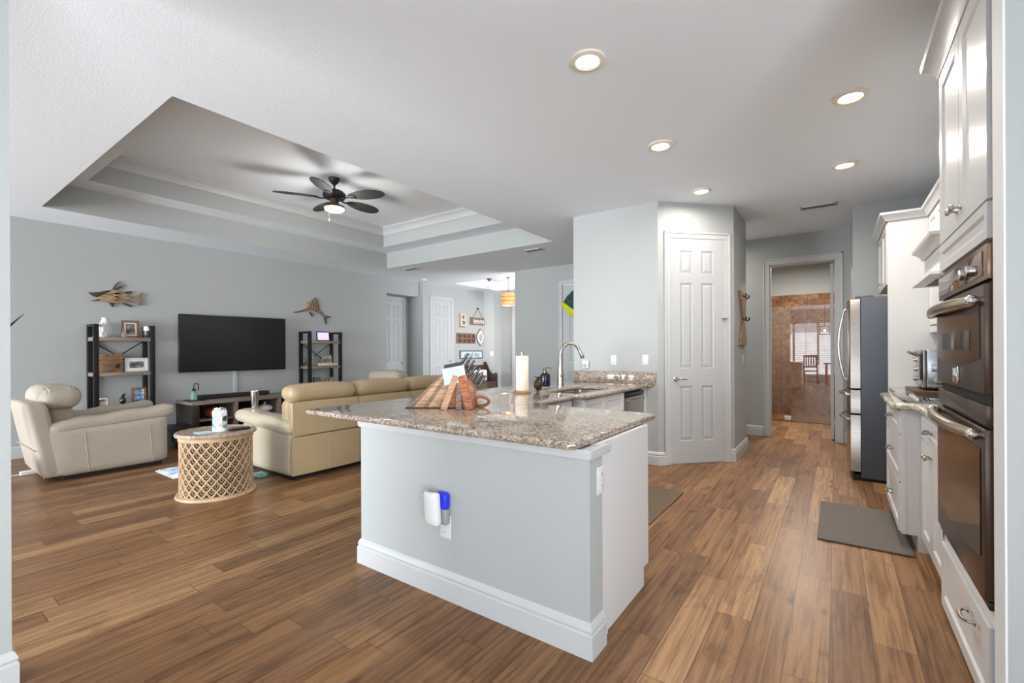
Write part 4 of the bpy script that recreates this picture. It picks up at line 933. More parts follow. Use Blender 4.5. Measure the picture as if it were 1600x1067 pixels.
# ---- refrigerator
fdark = M('slate_grey_side', '#4d535c', .45, .2); rsteel = M('fridge_steel', '#b4aca6', .24, 1, var=(2, .08, (1, 1, 20)))
t = thing('refrigerator', 'stainless steel french-door refrigerator with dark grey side', 'refrigerator', (.6, 6.02, 0)); ry0, ry1 = 5.575, 6.47; bx, dx = .195, .092
mb = MB(); mb.box(bx, .95, ry0, ry1, .03, 1.785, .008); part('body', mb, fdark, t, 'dark slate body')
mb = MB(); mb.smooth = False; mb.box(bx - .06, .9, ry0 + .02, ry1 - .02, .0, .06); part('base_grille', mb, rubber, t)
def bowed(y0, y1, z0, z1):
    mb = MB(); n = 8; q = [(y0, 0), *[(y0 + (y1 - y0) * k / n, .075 + .028 * math.sin(math.pi * min(1, max(0, ((y0 + (y1 - y0) * k / n) - ry0) / (ry1 - ry0)))) ** .6) for k in range(n + 1)], (y1, 0)]
    mb.prism(q, (bx - .004, 0, z0), Y, -X, Z, 0, z1 - z0, .006); return mb
ym = (ry0 + ry1) / 2
for k, (a, b) in enumerate(((ry0 + .002, ym - .002), (ym + .002, ry1 - .002))):
    d = part('door', bowed(a, b, .90, 1.77), rsteel, t)
    hy = ym - .05 if k == 0 else ym + .05; xs = bx - .11
    mb = MB(); pts = [(xs, hy, .96)] + [(xs - .02 - .045 * math.sin(math.pi * i / 10), hy, .98 + .70 * i / 10) for i in range(11)] + [(xs, hy, 1.70)]
    mb.tube(pts, [.014] + [.013] * 11 + [.014], 12); part('door_handle', mb, chrome, d, 'tall curved handle')
for nm, z0, z1 in (('drawer', .655, .885), ('freezer_drawer', .09, .64)):
    d = part(nm, bowed(ry0 + .002, ry1 - .002, z0, z1), rsteel, t); zz = z1 - .055; xs = bx - .085
    mb = MB(); pts = [(xs, ry0 + .10, zz)] + [(xs - .02 - .055 * math.sin(math.pi * i / 10), ry0 + .10 + (ry1 - ry0 - .2) * i / 10, zz) for i in range(11)] + [(xs, ry1 - .10, zz)]
    mb.tube(pts, [.014] + [.013] * 11 + [.014], 12); part('drawer_handle', mb, chrome, d, 'curved bar handle')
mb = MB(); mb.box(bx - .04, bx + .10, ry0 + .02, ry0 + .10, 1.77, 1.80, .004); part('hinge_cover', mb, fdark, t)
# wooden tray on the refrigerator
t = thing('wooden_tray', 'light wooden tray with a dark object on top of the refrigerator', 'tray', (.50, 5.80, 1.787))
mb = MB(); mb.box(.37, .70, 5.69, 5.93, 1.787, 1.812, .004); part('board', mb, wood_mat('light_wood', '#a87b45', '#c89c62'), t)
mb = MB(); mb.rbox((.50, 5.80, 1.838), (.2, .16, .05), .02, 6); part('dark_cushion', mb, M('dark_olive', '#4d4a40', .6), t)
# ---- floor mats
def mat_(x0, x1, y0, y1, label, m_):
    mb = MB(); mb.rbox(((x0 + x1) / 2, (y0 + y1) / 2, .008), (x1 - x0, y1 - y0, .016), .008, 12); return solo('kitchen_mat', mb, m_, label, 'mat')
matm = M('woven_grey_mat', '#69625b', .85, bump=(400, .5), var=(120, .12)); matm2 = M('woven_brown_mat', '#6a5846', .85, bump=(400, .5), var=(120, .12))
mat_(-.11, .39, 3.70, 4.62, 'grey woven floor mat before the cooktop cabinets', matm)
mat_(-1.62, -1.115, 3.30, 4.22, 'brown woven floor mat before the sink cabinet', matm2)
# pantry side: wooden decor and switch
t = thing('wooden_wall_hanger', 'rustic hourglass-shaped wooden wall piece with iron hooks on the pantry side wall', 'wall decor', (-.94, 6.28, 1.33))
rw = wood_mat('rustic_wood', '#7d6348', '#a5896a', (14, 14, 2)); zc = 1.66
mb = MB(); mb.prism([(6.02, .33), (6.50, .33), (6.33, 0), (6.23, 0)], (-.955, 0, zc), Y, Z, X, 0, .03, .003); part('upper_board', mb, rw, t)
mb = MB(); mb.prism([(6.02, -.32), (6.50, -.32), (6.33, 0), (6.23, 0)], (-.955, 0, zc), Y, Z, X, 0, .03, .003); part('lower_board', mb, rw, t)
for z_ in (.28, 0):
    for q in (6.15, 6.38):
        mb = MB(); mb.tube([(-.925, q, zc + z_), (-.90, q, zc + z_ - .02), (-.885, q, zc + z_), (-.89, q + .02, zc + z_ + .02)], .009, 8); part('iron_hook', mb, M('iron', '#3a2a20', .5, .6), t)
plate((-.955, 6.33, 1.16), Y, X, 'white light switch below the rustic wooden wall piece', 'switch')

# ================================================================ LIVING ROOM
seam_m = M('seam_thread', '#a89f90', .6)
def armchair(name, label):
    """local coordinates: faces +Y, origin on the floor at the middle"""
    t = thing(name, label, 'armchair')
    lean = lambda y, z: y - .30 * max(0, z - .05)
    mb = MB(); mb.smooth = False; mb.box(-.40, .40, -.36, .46, .0, .05); part('plinth', mb, M('black_plinth', '#1a1715', .6), t, local=True)
    for s in (-1, 1):
        mb = MB(); mb.rbox((s * .355, .04, .285), (.17, .94, .49), .05, 12, fn=lambda x, y, z, s=s: (s * .012 * (1 - y * y), (-.085 * (z + 1) / 2) * (y < 0) * (-y), .03 * (z > 0) * max(0, y))); a_ = part('arm_panel', mb, leather, t, local=True)
        for yy in (-.20, .36):
            q = [(s * (.4505 - .004 * abs(yy)), yy - .03 * k / 6 + (.02 if yy < 0 else 0), .06 + .40 * k / 6) for k in range(7)]
            mb = MB(); mb.tube(q, .0035, 6); part('seam', mb, seam_m, a_, local=True)
        mb = MB(); mb.rbox((s * .345, .05, .565), (.20, 1.06, .13), .055, 14, fn=lambda x, y, z, s=s: (0, 0, .045 * y + .008 * math.sin(9 * y) * (z > 0) + .012 * (1 - x * x) * (z > 0))); part('arm_pad', mb, leather, t, local=True)
    mb = MB(); mb.rbox((0, -.43, .42), (.86, .17, .76), .05, 12, fn=lambda x, y, z: (0, -.13 * (z + 1) / 2 * 1.0, 0)); bk = part('back_shell', mb, leather, t, local=True)
    mb = MB(); mb.tube([(-.43, -.575, .33), (.43, -.575, .33)], .004, 6); part('seam', mb, seam_m, bk, local=True)
    mb = MB(); mb.rbox((0, -.30, .60), (.56, .20, .42), .08, 12, fn=lambda x, y, z: (0, -.10 * (z + 1) / 2 + .03 * (1 - x * x) * (y > 0), 0)); part('back_cushion', mb, leather, t, local=True)
    mb = MB(); mb.rbox((0, -.37, .825), (.80, .33, .23), .11, 14, fn=lambda x, y, z: (0, .006 * math.sin(13 * x) * (abs(x) > .6), .012 * (1 - x * x) * (z > 0) + .005 * math.sin(20 * y) * (abs(x) > .7))); hr = part('headrest', mb, leather, t, local=True)
    mb = MB(); mb.tube([(.36, -.50 + .04 * k, .80 - .012 * k + .004 * k * k) for k in range(6)], .005, 6); part('piping', mb, seam_m, hr, local=True)
    mb = MB(); mb.rbox((0, .10, .40), (.54, .80, .20), .07, 12, fn=lambda x, y, z: (0, 0, .03 * (1 - x * x) * (1 - y * y) * (z > 0))); part('seat_cushion', mb, leather, t, local=True)
    mb = MB(); mb.rbox((0, .44, .21), (.54, .10, .32), .04, 8); part('footrest', mb, leather, t, local=True)
    return t
ac = armchair('armchair', 'cream leather recliner armchair at the left, side on, before the left shelf unit')
ac.location = (-6.735, 1.50, 0)
dup(ac, (-6.46, 4.95, 0), math.pi, 'cream leather armchair showing only its headrest beyond the sofa')

# ---- sofa: back towards the island, faces the television (-X)
sxb, sxf, sy0, nseat, seatw = -4.345, -5.42, 2.40, 4, .775
sy1 = sy0 + .16 + nseat * seatw - .13
t = thing('sofa', 'long cream leather reclining sofa with rolled headrests, back and seats tinted with shade, back to the island', 'sofa', ((sxb + sxf) / 2, (sy0 + sy1) / 2, 0))
mb = MB(); mb.smooth = False; mb.box(sxf + .12, sxb - .06, sy0 + .05, sy1 - .05, 0, .05); part('plinth', mb, M('black_plinth', '#1a1715'), t)
for k, (yc, sg_) in enumerate(((sy0 + .085, -1), (sy1 - .085, 1))):
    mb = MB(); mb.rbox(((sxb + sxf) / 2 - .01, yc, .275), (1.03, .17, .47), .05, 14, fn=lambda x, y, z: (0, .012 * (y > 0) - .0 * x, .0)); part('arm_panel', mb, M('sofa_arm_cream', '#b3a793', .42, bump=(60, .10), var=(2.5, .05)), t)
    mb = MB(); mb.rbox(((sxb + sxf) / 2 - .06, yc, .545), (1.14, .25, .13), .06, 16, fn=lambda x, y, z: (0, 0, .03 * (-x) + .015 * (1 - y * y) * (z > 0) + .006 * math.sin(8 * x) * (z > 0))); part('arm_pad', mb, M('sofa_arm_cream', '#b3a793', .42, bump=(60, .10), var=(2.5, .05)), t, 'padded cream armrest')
bt = M('sofa_back_warm_shade', '#a89473', .45, bump=(60, .08), var=(2, .05))  # same leather as the arms, warm shade painted in as tan
for k in range(nseat):
    y0 = sy0 + .012 + k * seatw + (0 if k == 0 else .0); y1 = y0 + seatw - .004
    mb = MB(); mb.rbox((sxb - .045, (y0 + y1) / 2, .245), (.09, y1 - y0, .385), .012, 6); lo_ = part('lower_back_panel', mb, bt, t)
    mb = MB(); mb.tube([(sxb + .001, (y0 + y1) / 2, .07), (sxb + .001, (y0 + y1) / 2, .42)], .003, 6); part('seam', mb, seam_m, lo_)
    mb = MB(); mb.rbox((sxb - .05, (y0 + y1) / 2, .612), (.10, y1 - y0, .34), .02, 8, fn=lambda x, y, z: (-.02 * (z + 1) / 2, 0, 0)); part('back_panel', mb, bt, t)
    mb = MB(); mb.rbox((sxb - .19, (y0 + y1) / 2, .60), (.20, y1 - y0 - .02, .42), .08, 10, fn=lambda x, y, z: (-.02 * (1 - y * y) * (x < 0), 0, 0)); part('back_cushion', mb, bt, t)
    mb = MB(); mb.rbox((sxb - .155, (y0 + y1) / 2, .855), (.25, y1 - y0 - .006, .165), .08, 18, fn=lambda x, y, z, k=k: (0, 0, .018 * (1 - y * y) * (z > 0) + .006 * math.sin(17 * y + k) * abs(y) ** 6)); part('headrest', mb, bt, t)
    ys0 = max(y0, sy0 + .18); ys1 = min(y1, sy1 - .18)
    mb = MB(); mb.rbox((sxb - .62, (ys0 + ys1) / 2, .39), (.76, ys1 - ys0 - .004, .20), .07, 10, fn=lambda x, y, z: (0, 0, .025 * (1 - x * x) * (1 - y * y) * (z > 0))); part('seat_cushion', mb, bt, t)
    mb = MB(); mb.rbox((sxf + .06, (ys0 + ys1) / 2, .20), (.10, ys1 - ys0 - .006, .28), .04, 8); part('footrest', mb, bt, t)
# tumbler on the sofa arm
tb_ = Vector((-5.30, 2.50, .648))
t = thing('tumbler', 'tall shiny steel tumbler standing on the sofa armrest', 'tumbler', tb_)
mb = MB(); mb.lathe([(0, 0), (.030, 0), (.032, .004), (.043, .19), (.044, .197), (.041, .197), (.040, .19), (.030, .01), (0, .01)], tb_, 28); part('cup', mb, chrome, t)
mb = MB(); mb.lathe([(.0415, .194), (.045, .194), (.045, .20), (.0415, .20)], tb_, 28); part('rim', mb, steel, t)
# teal block under the sofa edge
mb = MB(); mb.rbox((-4.83, 2.33, .022), (.12, .10, .044), .015, 8); solo('glass_coaster_block', mb, M('teal_glass', '#7fc4b8', .1, trans=.4), 'small teal glassy block on the floor at the sofa corner', 'block')

# ---- carved drum table
dc = Vector((-4.62, 1.845, 0)); drr = .285; dh = .565
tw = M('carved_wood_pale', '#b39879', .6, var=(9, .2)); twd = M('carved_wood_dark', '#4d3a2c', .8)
t = thing('drum_side_table', 'round carved lattice drum side table between the armchair and the sofa', 'side table', dc)
mb = MB(); mb.lathe([(0, .535), (.295, .535), (.315, .541), (.320, .555), (.312, .570), (.296, .572), (.290, .562), (0, .560)], dc, 56); part('tabletop', mb, wood_mat('drum_top_wood', '#8c7868', '#b3a08d', (3, 12, 3)), t, 'grey wooden tray-like top')
mb = MB(); mb.lathe([(0, 0), (.310, 0), (.316, .008), (.310, .022), (.292, .030), (0, .030)], dc, 56); part('base_ring', mb, tw, t)
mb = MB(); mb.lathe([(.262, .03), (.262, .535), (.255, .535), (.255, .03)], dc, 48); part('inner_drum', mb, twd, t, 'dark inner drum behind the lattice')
mb = MB(); NL, NZ = 24, 11; hz_ = (.535 - .03) / NZ; rr_ = drr - .006
dp = lambda a, z_, r_=None: dc + Vector((math.cos(a) * (r_ or rr_), math.sin(a) * (r_ or rr_), z_))
for i in range(NL):
    for sg_ in (-1, 1):
        for j in range(NZ):
            a0 = 2 * math.pi * (i + sg_ * j * .5) / NL; a1 = a0 + sg_ * math.pi / NL
            mb.tube([dp(a0, .03 + hz_ * j), dp((a0 + a1) / 2 + sg_ * .02, .03 + hz_ * (j + .5)), dp(a1, .03 + hz_ * (j + 1))], .0075, 5, caps=False)
    for j in range(NZ):
        a = 2 * math.pi * (i + .5 * ((j + 1) % 2)) / NL; z_ = .03 + hz_ * j; q = math.pi / NL * .42; h_ = hz_ * .42
        if j > 0: mb.tube([dp(a - q, z_, rr_ - .006), dp(a, z_ + h_, rr_ - .006), dp(a + q, z_, rr_ - .006), dp(a, z_ - h_, rr_ - .006), dp(a - q, z_, rr_ - .006)], .005, 4, caps=False)
part('carved_lattice', mb, tw, t, 'carved lattice side')
mb = MB(); mb.lathe([(.258, .505), (.292, .505), (.292, .535), (.258, .535)], dc, 48); part('upper_band', mb, tw, t)
# can cup, coaster, phone on it
TT = .561
cc = Vector((-4.56, 1.845, TT))
t = thing('insulated_can', 'tall white insulated can with pale blue leaf pattern on the drum table', 'can', cc)
lp = bpy.data.materials.new('leaf_print'); lp.use_nodes = True; nt = lp.node_tree; tc = nt.nodes.new('ShaderNodeTexCoord'); vv = nt.nodes.new('ShaderNodeTexVoronoi'); vv.inputs['Scale'].default_value = 22
rmp = nt.nodes.new('ShaderNodeValToRGB'); rmp.color_ramp.interpolation = 'CONSTANT'; e = rmp.color_ramp.elements; e[0].color = (*hexc('#eef1f0'), 1); e[1].position = .45; e[1].color = (*hexc('#9cc4cc'), 1); q = e.new(.62); q.color = (*hexc('#5f97a6'), 1); q = e.new(.78); q.color = (*hexc('#e3dfd2'), 1); q = e.new(.93); q.color = (*hexc('#34404a'), 1)
sc_ = nt.nodes.new('ShaderNodeSeparateColor'); nt.links.new(tc.outputs['Object'], vv.inputs['Vector']); nt.links.new(vv.outputs['Color'], sc_.inputs[0]); nt.links.new(sc_.outputs['Red'], rmp.inputs[0]); nt.links.new(rmp.outputs[0], nt.nodes['Principled BSDF'].inputs['Base Color']); nt.nodes['Principled BSDF'].inputs['Roughness'].default_value = .3
mb = MB(); mb.lathe([(0, 0), (.050, 0), (.056, .006), (.058, .02), (.058, .185), (.054, .195), (0, .195)], cc, 32); part('body', mb, lp, t)
mb = MB(); mb.lathe([(.054, .193), (.050, .205), (.050, .215), (.043, .215), (.043, .206), (0, .206)], cc, 32); part('lid', mb, chrome, t)
mb = MB(); pts = [cc + Vector((.034, -.046, .165))]; dv = Vector((.8, -.2, 0)).normalized(); p0 = cc + dv * .055
mb.tube([p0 + Z * .16, p0 + dv * .03 + Z * .16, p0 + dv * .048 + Z * .13, p0 + dv * .048 + Z * .08, p0 + dv * .028 + Z * .045, p0 + Z * .045], .007, 8); part('handle', mb, plastic_white, t)
mb = MB(); mb.rbox((-4.60, 1.735, TT + .004), (.14, .12, .008), .003, 4); solo('coaster', mb, M('pale_blue_cloth', '#bcd2de', .7), 'pale blue square coaster on the drum table before the can', 'coaster')
t = thing('remote_control', 'black remote control lying on the right of the drum table', 'remote control', (-4.50, 1.99, TT))
mb = MB(); mb.rbox((-4.50, 1.99, TT + .012), (.06, .17, .024), .01, 6); part('body', mb, M('remote_black', '#19191b', .4), t)
mb = MB()
for i in range(2):
    for j in range(4): mb.box(-4.518 + .022 * i, -4.504 + .022 * i, 1.93 + .03 * j, 1.945 + .03 * j, TT + .024, TT + .027)
part('buttons', mb, M('button_grey', '#6d6e72', .5), t)

# ---- rug
rm = bpy.data.materials.new('blue_rug'); rm.use_nodes = True; nt = rm.node_tree; b = nt.nodes['Principled BSDF']; tc = nt.nodes.new('ShaderNodeTexCoord'); n = nt.nodes.new('ShaderNodeTexNoise'); n.inputs['Scale'].default_value = 9; n.inputs['Detail'].default_value = 5
rmp = nt.nodes.new('ShaderNodeValToRGB'); e = rmp.color_ramp.elements; e[0].position = .4; e[0].color = (*hexc('#8fb6d2'), 1); e[1].position = .58; e[1].color = (*hexc('#e6edf1'), 1); nt.links.new(tc.outputs['Object'], n.inputs['Vector']); nt.links.new(n.outputs['Fac'], rmp.inputs[0]); nt.links.new(rmp.outputs[0], b.inputs['Base Color']); b.inputs['Roughness'].default_value = .95
t = thing('rug', 'pale blue and white rug on the wood floor beside the armchair', 'rug', (-5.73, 2.4, 0))
mb = MB(); mb.box(-5.99, -5.47, 1.815, 3.1, 0, .012, .003); part('pile', mb, rm, t)
mb = MB(); mb.smooth = False
for k in range(60): x_ = -5.985 + .51 * k / 59; mb.box(x_ - .004, x_ + .004, 1.79, 1.816, .001, .007)
part('fringe', mb, M('fringe_white', '#eceae4', .9), t, stuff=True)

# ---- television, soundbar, stand
tvo = Vector((-8.03, 3.50, 1.42)); ta = math.radians(5.0); tu_ = Vector((math.sin(ta), math.cos(ta), 0)); tn_ = Vector((math.cos(ta), -math.sin(ta), 0))
t = thing('television', 'large wall-mounted black flat television', 'television', (-8.0, 3.5, .98))
hw, hh = .785, .445
mb = MB(); mb.obox(tvo, tu_, Z, tn_, -hw, hw, -hh, hh, -.025, .012, .004); part('housing', mb, M('tv_black', '#0e0e0f', .35), t)
mb = MB(); mb.smooth = False; mb.obox(tvo, tu_, Z, tn_, -hw + .010, hw - .010, -hh + .014, hh - .010, .012, .0135); part('screen', mb, M('tv_screen', '#1b1b1d', .22, spec=.5), t)
mb = MB(); mb.smooth = False; mb.box(XW + .001, -8.06, 3.42, 3.58, 1.3, 1.55); part('wall_bracket', mb, black_metal, t)
mb = MB(); mb.box(XW, XW + .018, 3.49, 3.555, .56, 1.0, .004); solo('cable_cover', mb, M('cable_cover_grey', '#b4b8b8', .5), 'pale vertical cable cover under the television', 'cable cover')
t = thing('tv_stand', 'low black and grey-brown media console below the television', 'tv stand', (-7.8, 3.6, 0)); vx0, vx1, vy0, vy1, vz = -8.10, -7.52, 2.68, 4.52, .56
mb = MB(); mb.box(vx0, vx1, vy0, vy1, vz - .045, vz, .004); part('top', mb, grey_wood, t, 'grey-brown wooden top')
for y_ in (vy0, vy1 - .10):
    mb = MB(); mb.box(vx0, vx1, y_, y_ + .10, 0, vz - .045, .004); part('side_panel', mb, wood_mat('black_wood', '#15130f', '#2b2620', (1, 1, 10)), t, 'black side')
for y_ in (3.26, 3.93):
    mb = MB(); mb.box(vx0 + .02, vx1 - .004, y_, y_ + .05, .04, vz - .045, .003); part('divider', mb, grey_wood, t)
mb = MB(); mb.box(vx0, vx1, vy0 + .10, vy1 - .10, 0, .05, .003); part('bottom_shelf', mb, M('black_wood_flat', '#1b1814', .5), t)
mb = MB(); mb.smooth = False; mb.box(vx0, vx0 + .012, vy0 + .10, vy1 - .10, .05, vz - .045); part('back_board', mb, M('stand_back', '#25221f', .7), t)
for a, b_ in ((vy0 + .10, 3.26), (3.31, 3.93), (3.98, vy1 - .10)):
    mb = MB(); mb.box(vx0 + .012, vx1 - .02, a, b_, .27, .29, .002); part('shelf', mb, grey_wood, t)
t = thing('soundbar', 'long black soundbar on the media console', 'soundbar', (-7.9, 3.45, vz))
mb = MB(); mb.box(-7.95, -7.85, 2.86, 3.95, vz + .006, vz + .068, .012, 3); part('body', mb, M('soundbar_fabric', '#26262b', .7, bump=(300, .3)), t)
mb = MB(); mb.smooth = False; mb.box(-7.93, -7.87, 2.95, 3.85, vz, vz + .008); part('foot', mb, rubber, t)
bp_ = Vector((-7.78, 2.80, vz))
t = thing('bottle_lamp', 'pale green glass bottle with black hooked spout on a black plate', 'bottle', bp_)
mb = MB(); mb.box(bp_.x - .10, bp_.x + .10, bp_.y - .10, bp_.y + .12, vz, vz + .012, .004); part('plate', mb, black_metal, t, 'black plate')
mb = MB(); mb.lathe([(0, .013), (.042, .013), (.044, .02), (.044, .10), (.034, .125), (.022, .14), (.022, .165), (0, .165)], bp_, 24); part('bottle', mb, M('green_glass', '#a8d5c2', .08, trans=.6), t)
mb = MB(); mb.lathe([(.023, .145), (.026, .145), (.022, .175), (.012, .185), (0, .185)], bp_, 16); mb.tube([bp_ + Z * .18, bp_ + Z * .225, bp_ + Z * .255 + Y * .015, bp_ + Z * .255 + Y * .05, bp_ + Z * .22 + Y * .06, bp_ + Z * .16 + Y * .06], .007, 8); part('hook', mb, black_metal, t)
# things in the console
c_ = Vector((-7.72, 3.03, .29)); t = thing('pumpkin', 'glossy orange-red pumpkin in the upper left cubby of the console', 'pumpkin', c_)
mb = MB(); mb.ell(c_ + Z * .075, (.10, .10, .075), 32, 14, fn=lambda p: 1 + .05 * math.cos(8 * math.atan2(p.y, p.x)) * (1 - p.z * p.z)); part('body', mb, M('pumpkin_red', '#a8482a', .2), t)
mb = MB(); mb.tube([c_ + Z * .145, c_ + Z * .165 + X * .008, c_ + Z * .18 + X * .02], [.012, .010, .008], 8); part('stem', mb, M('stem_brown', '#6b4a2c'), t)
c_ = Vector((-7.70, 3.08, .05)); t = thing('glass_jar', 'clear round glass jar in the lower left cubby of the console', 'jar', c_)
mb = MB(); mb.lathe([(0, 0), (.05, 0), (.075, .04), (.075, .09), (.05, .13), (.05, .145), (.046, .145), (.046, .13), (.07, .09), (.07, .04), (.045, .006), (0, .006)], c_, 28); part('body', mb, M('jar_glass', '#dfe8e8', .05, trans=.7), t)
mb = MB(); mb.lathe([(0, .146), (.052, .146), (.052, .165), (0, .168)], c_, 24); part('lid', mb, M('jar_lid', '#333437', .4), t)
c_ = Vector((-7.72, 3.80, .29)); t = thing('ceramic_pumpkin', 'white spotted ceramic pumpkin in the middle cubby of the console', 'pumpkin', c_)
spot = M('white_spotted', '#e9ebee', .35, var=(40, .25))
mb = MB(); mb.ell(c_ + Z * .065, (.115, .115, .065), 32, 14, fn=lambda p: 1 + .06 * math.cos(8 * math.atan2(p.y, p.x)) * (1 - p.z * p.z)); part('body', mb, spot, t)
mb = MB(); mb.tube([c_ + Z * .12, c_ + Z * .15, c_ + Z * .165 + Y * .02], [.016, .012, .009], 8); part('stem', mb, spot, t)
c_ = Vector((-7.72, 4.13, .29)); t = thing('seashell_pile', 'small pale seashell heap in the right cubby of the console', 'seashells', c_)
mb = MB(); mb.ell(c_ + Z * .045, (.09, .09, .045), 18, 10, fn=lambda p: 1 + .12 * math.sin(9 * math.atan2(p.y, p.x) + 4 * p.z)); part('heap', mb, M('shell_beige', '#b3a593', .5, var=(30, .3)), t)
mb = MB(); mb.lathe([(0, .12), (.012, .10), (.030, .07), (.035, .05), (0, .05)], c_ - Y * .03, 14); part('cone_shell', mb, M('shell_beige', '#b3a593'), t)
t = thing('duffel_bag', 'black bag slumped on the floor at the end of the media console', 'bag', (-7.30, 2.47, 0))
mb = MB(); mb.rbox((-7.30, 2.47, .15), (.34, .28, .30), .10, 12, fn=lambda x, y, z: (.02 * math.sin(5 * z), .02 * math.sin(6 * x + 2 * z), .02 * math.sin(7 * y))); part('body', mb, M('bag_black', '#17181a', .7), t)
mb = MB(); mb.tube([(-7.40, 2.47, .29), (-7.38, 2.46, .36), (-7.30, 2.45, .385), (-7.22, 2.46, .36), (-7.20, 2.47, .29)], .010, 8); part('strap', mb, M('bag_black', '#17181a'), t)
# cord and adapter on the floor at the left
t = thing('power_adapter', 'white power adapter with a white cord on the floor behind the armchair', 'power adapter', (-6.93, 1.0, 0))
mb = MB(); mb.rbox((-6.95, .99, .022), (.07, .15, .044), .010, 6); part('brick', mb, plastic_white, t)
mb = MB(); mb.tube([(-6.95, .92, .012), (-6.96, .80, .006), (-6.93, .66, .006), (-6.98, .45, .006), (-7.0, .2, .006)], .006, 8); mb.tube([(-6.94, 1.06, .012), (-6.85, 1.12, .006), (-6.7, 1.1, .006), (-6.6, 1.04, .006)], .006, 8); part('cord', mb, plastic_white, t)

# ---- shelf units
def shelf_unit(name, label, y0, y1, x0=-8.115, x1=-7.775, zt=1.655):
    t = thing(name, label, 'shelf unit', ((x0 + x1) / 2, (y0 + y1) / 2, 0)); p = .052
    for xx in (x0, x1 - p):
        for yy in (y0, y1 - p):
            mb = MB(); mb.box(xx, xx + p, yy, yy + p, 0, zt, .003); part('post', mb, black_metal, t)
    for yy in (y0, y1 - p):
        mb = MB(); mb.box(x0 + p, x1 - p, yy, yy + p, zt - .035, zt, .003); part('top_bar', mb, black_metal, t)
    for z_ in (1.485, 1.020, .545, .09):
        mb = MB(); mb.box(x0 + .003, x1 - .003, y0 + .004, y1 - .004, z_ - .05, z_, .004); part('shelf', mb, grey_wood, t)
    a, b_ = y0 + p, y1 - p; x_ = x0 + .012
    mb = MB(); mb.tube([(x_, a, 1.435), (x_, b_, 1.03)], .007, 8); part('brace', mb, black_metal, t)
    mb = MB(); mb.tube([(x_ + .014, b_, 1.435), (x_ + .014, a, 1.03)], .007, 8); part('brace', mb, black_metal, t)
    return t
shelf_unit('shelf_unit', 'black metal and wood shelf unit left of the television', 1.68, 2.33)
shelf_unit('shelf_unit', 'black metal and wood shelf unit right of the television, behind the sofa', 4.62, 5.30)
def photo_mat(name, cols, sc=14):
    mt = bpy.data.materials.new(name); mt.use_nodes = True; nt = mt.node_tree; tc = nt.nodes.new('ShaderNodeTexCoord'); n = nt.nodes.new('ShaderNodeTexNoise'); n.inputs['Scale'].default_value = sc; n.inputs['Detail'].default_value = 2
    r = nt.nodes.new('ShaderNodeValToRGB'); r.color_ramp.interpolation = 'EASE'; e = r.color_ramp.elements; k = len(cols)
    e[0].position = .32; e[0].color = (*hexc(cols[0]), 1); e[1].position = .68; e[1].color = (*hexc(cols[-1]), 1)
    for i in range(1, k - 1): q = e.new(.32 + .36 * i / (k - 1)); q.color = (*hexc(cols[i]), 1)
    nt.links.new(tc.outputs['Object'], n.inputs['Vector']); nt.links.new(n.outputs['Fac'], r.inputs[0]); nt.links.new(r.outputs[0], nt.nodes['Principled BSDF'].inputs['Base Color']); nt.nodes['Principled BSDF'].inputs['Roughness'].default_value = .3
    return mt
bw = photo_mat('bw_photo', ['#2b2b2d', '#77787a', '#e0e0e0']); colp = photo_mat('colour_photo', ['#3c3f46', '#a58c78', '#e9dfcf']); redp = photo_mat('red_photo', ['#6d2f35', '#c58f8a', '#dcdcd6']); bluep = photo_mat('blue_photo', ['#dfe6f2', '#9f6f9c', '#3e57a6'])
def frame(label, y, z, w_, h_, fm, pm, x=-8.0, bw_=.02, matw=0, lean=.12, emit=None, wide=None):
    """leaning picture frame; y centre, z bottom"""
    t = thing('photo_frame', label, 'photo frame', (x, y, z)); o = Vector((x, y, z)); v = (Z - X * lean).normalized(); n = Y.cross(v)
    for a0, a1, b0, b1 in ((-w_ / 2, w_ / 2, 0, bw_), (-w_ / 2, w_ / 2, h_ - bw_, h_), (-w_ / 2, -w_ / 2 + bw_, bw_, h_ - bw_), (w_ / 2 - bw_, w_ / 2, bw_, h_ - bw_)):
        pass
    mb = MB(); mb.obox(o, Y, v, n, -w_ / 2, w_ / 2, 0, bw_, -.016, .0, .002); mb.obox(o, Y, v, n, -w_ / 2, w_ / 2, h_ - bw_, h_, -.016, 0, .002); mb.obox(o, Y, v, n, -w_ / 2, -w_ / 2 + bw_, bw_, h_ - bw_, -.016, 0, .002); mb.obox(o, Y, v, n, w_ / 2 - bw_, w_ / 2, bw_, h_ - bw_, -.016, 0, .002)
    part('frame', mb, fm, t)
    i = bw_
    if matw:
        mb = MB(); mb.smooth = False; mb.obox(o, Y, v, n, -w_ / 2 + i, w_ / 2 - i, i, h_ - i, -.012, -.005); part('mount', mb, M('mount_white', '#eeece8', .8), t); i = bw_ + matw
    mb = MB(); mb.smooth = False; mb.obox(o, Y, v, n, -w_ / 2 + i, w_ / 2 - i, i, h_ - i, -.0115, -.004); part('picture', mb, pm, t)
    mb = MB(); mb.smooth = False; mb.hexa([tuple(o + Y * a + v * (h_ * .6) * 0 - X * q + Z * .0) for a, q in ((-.02, .10), (.02, .10), (.02, .094), (-.02, .094))] + [tuple(o + Y * a + v * (h_ * .6) - n * q) for a, q in ((-.02, .018), (.02, .018), (.02, .014), (-.02, .014))]); part('easel_leg', mb, fm, t)
    return t
S1, S2, S3 = 1.485, 1.020, .545
whitef = M('frame_white', '#e3e1de', .5); brownf = wood_mat('frame_brown', '#7c563a', '#a37a56', (2, 10, 10)); greyf = M('frame_grey', '#8e8a85', .5); blackf = M('frame_black', '#1d1d22', .4); tealf = M('frame_teal', '#5fa293', .35); silverf = M('frame_silver', '#b9babb', .3, .8)
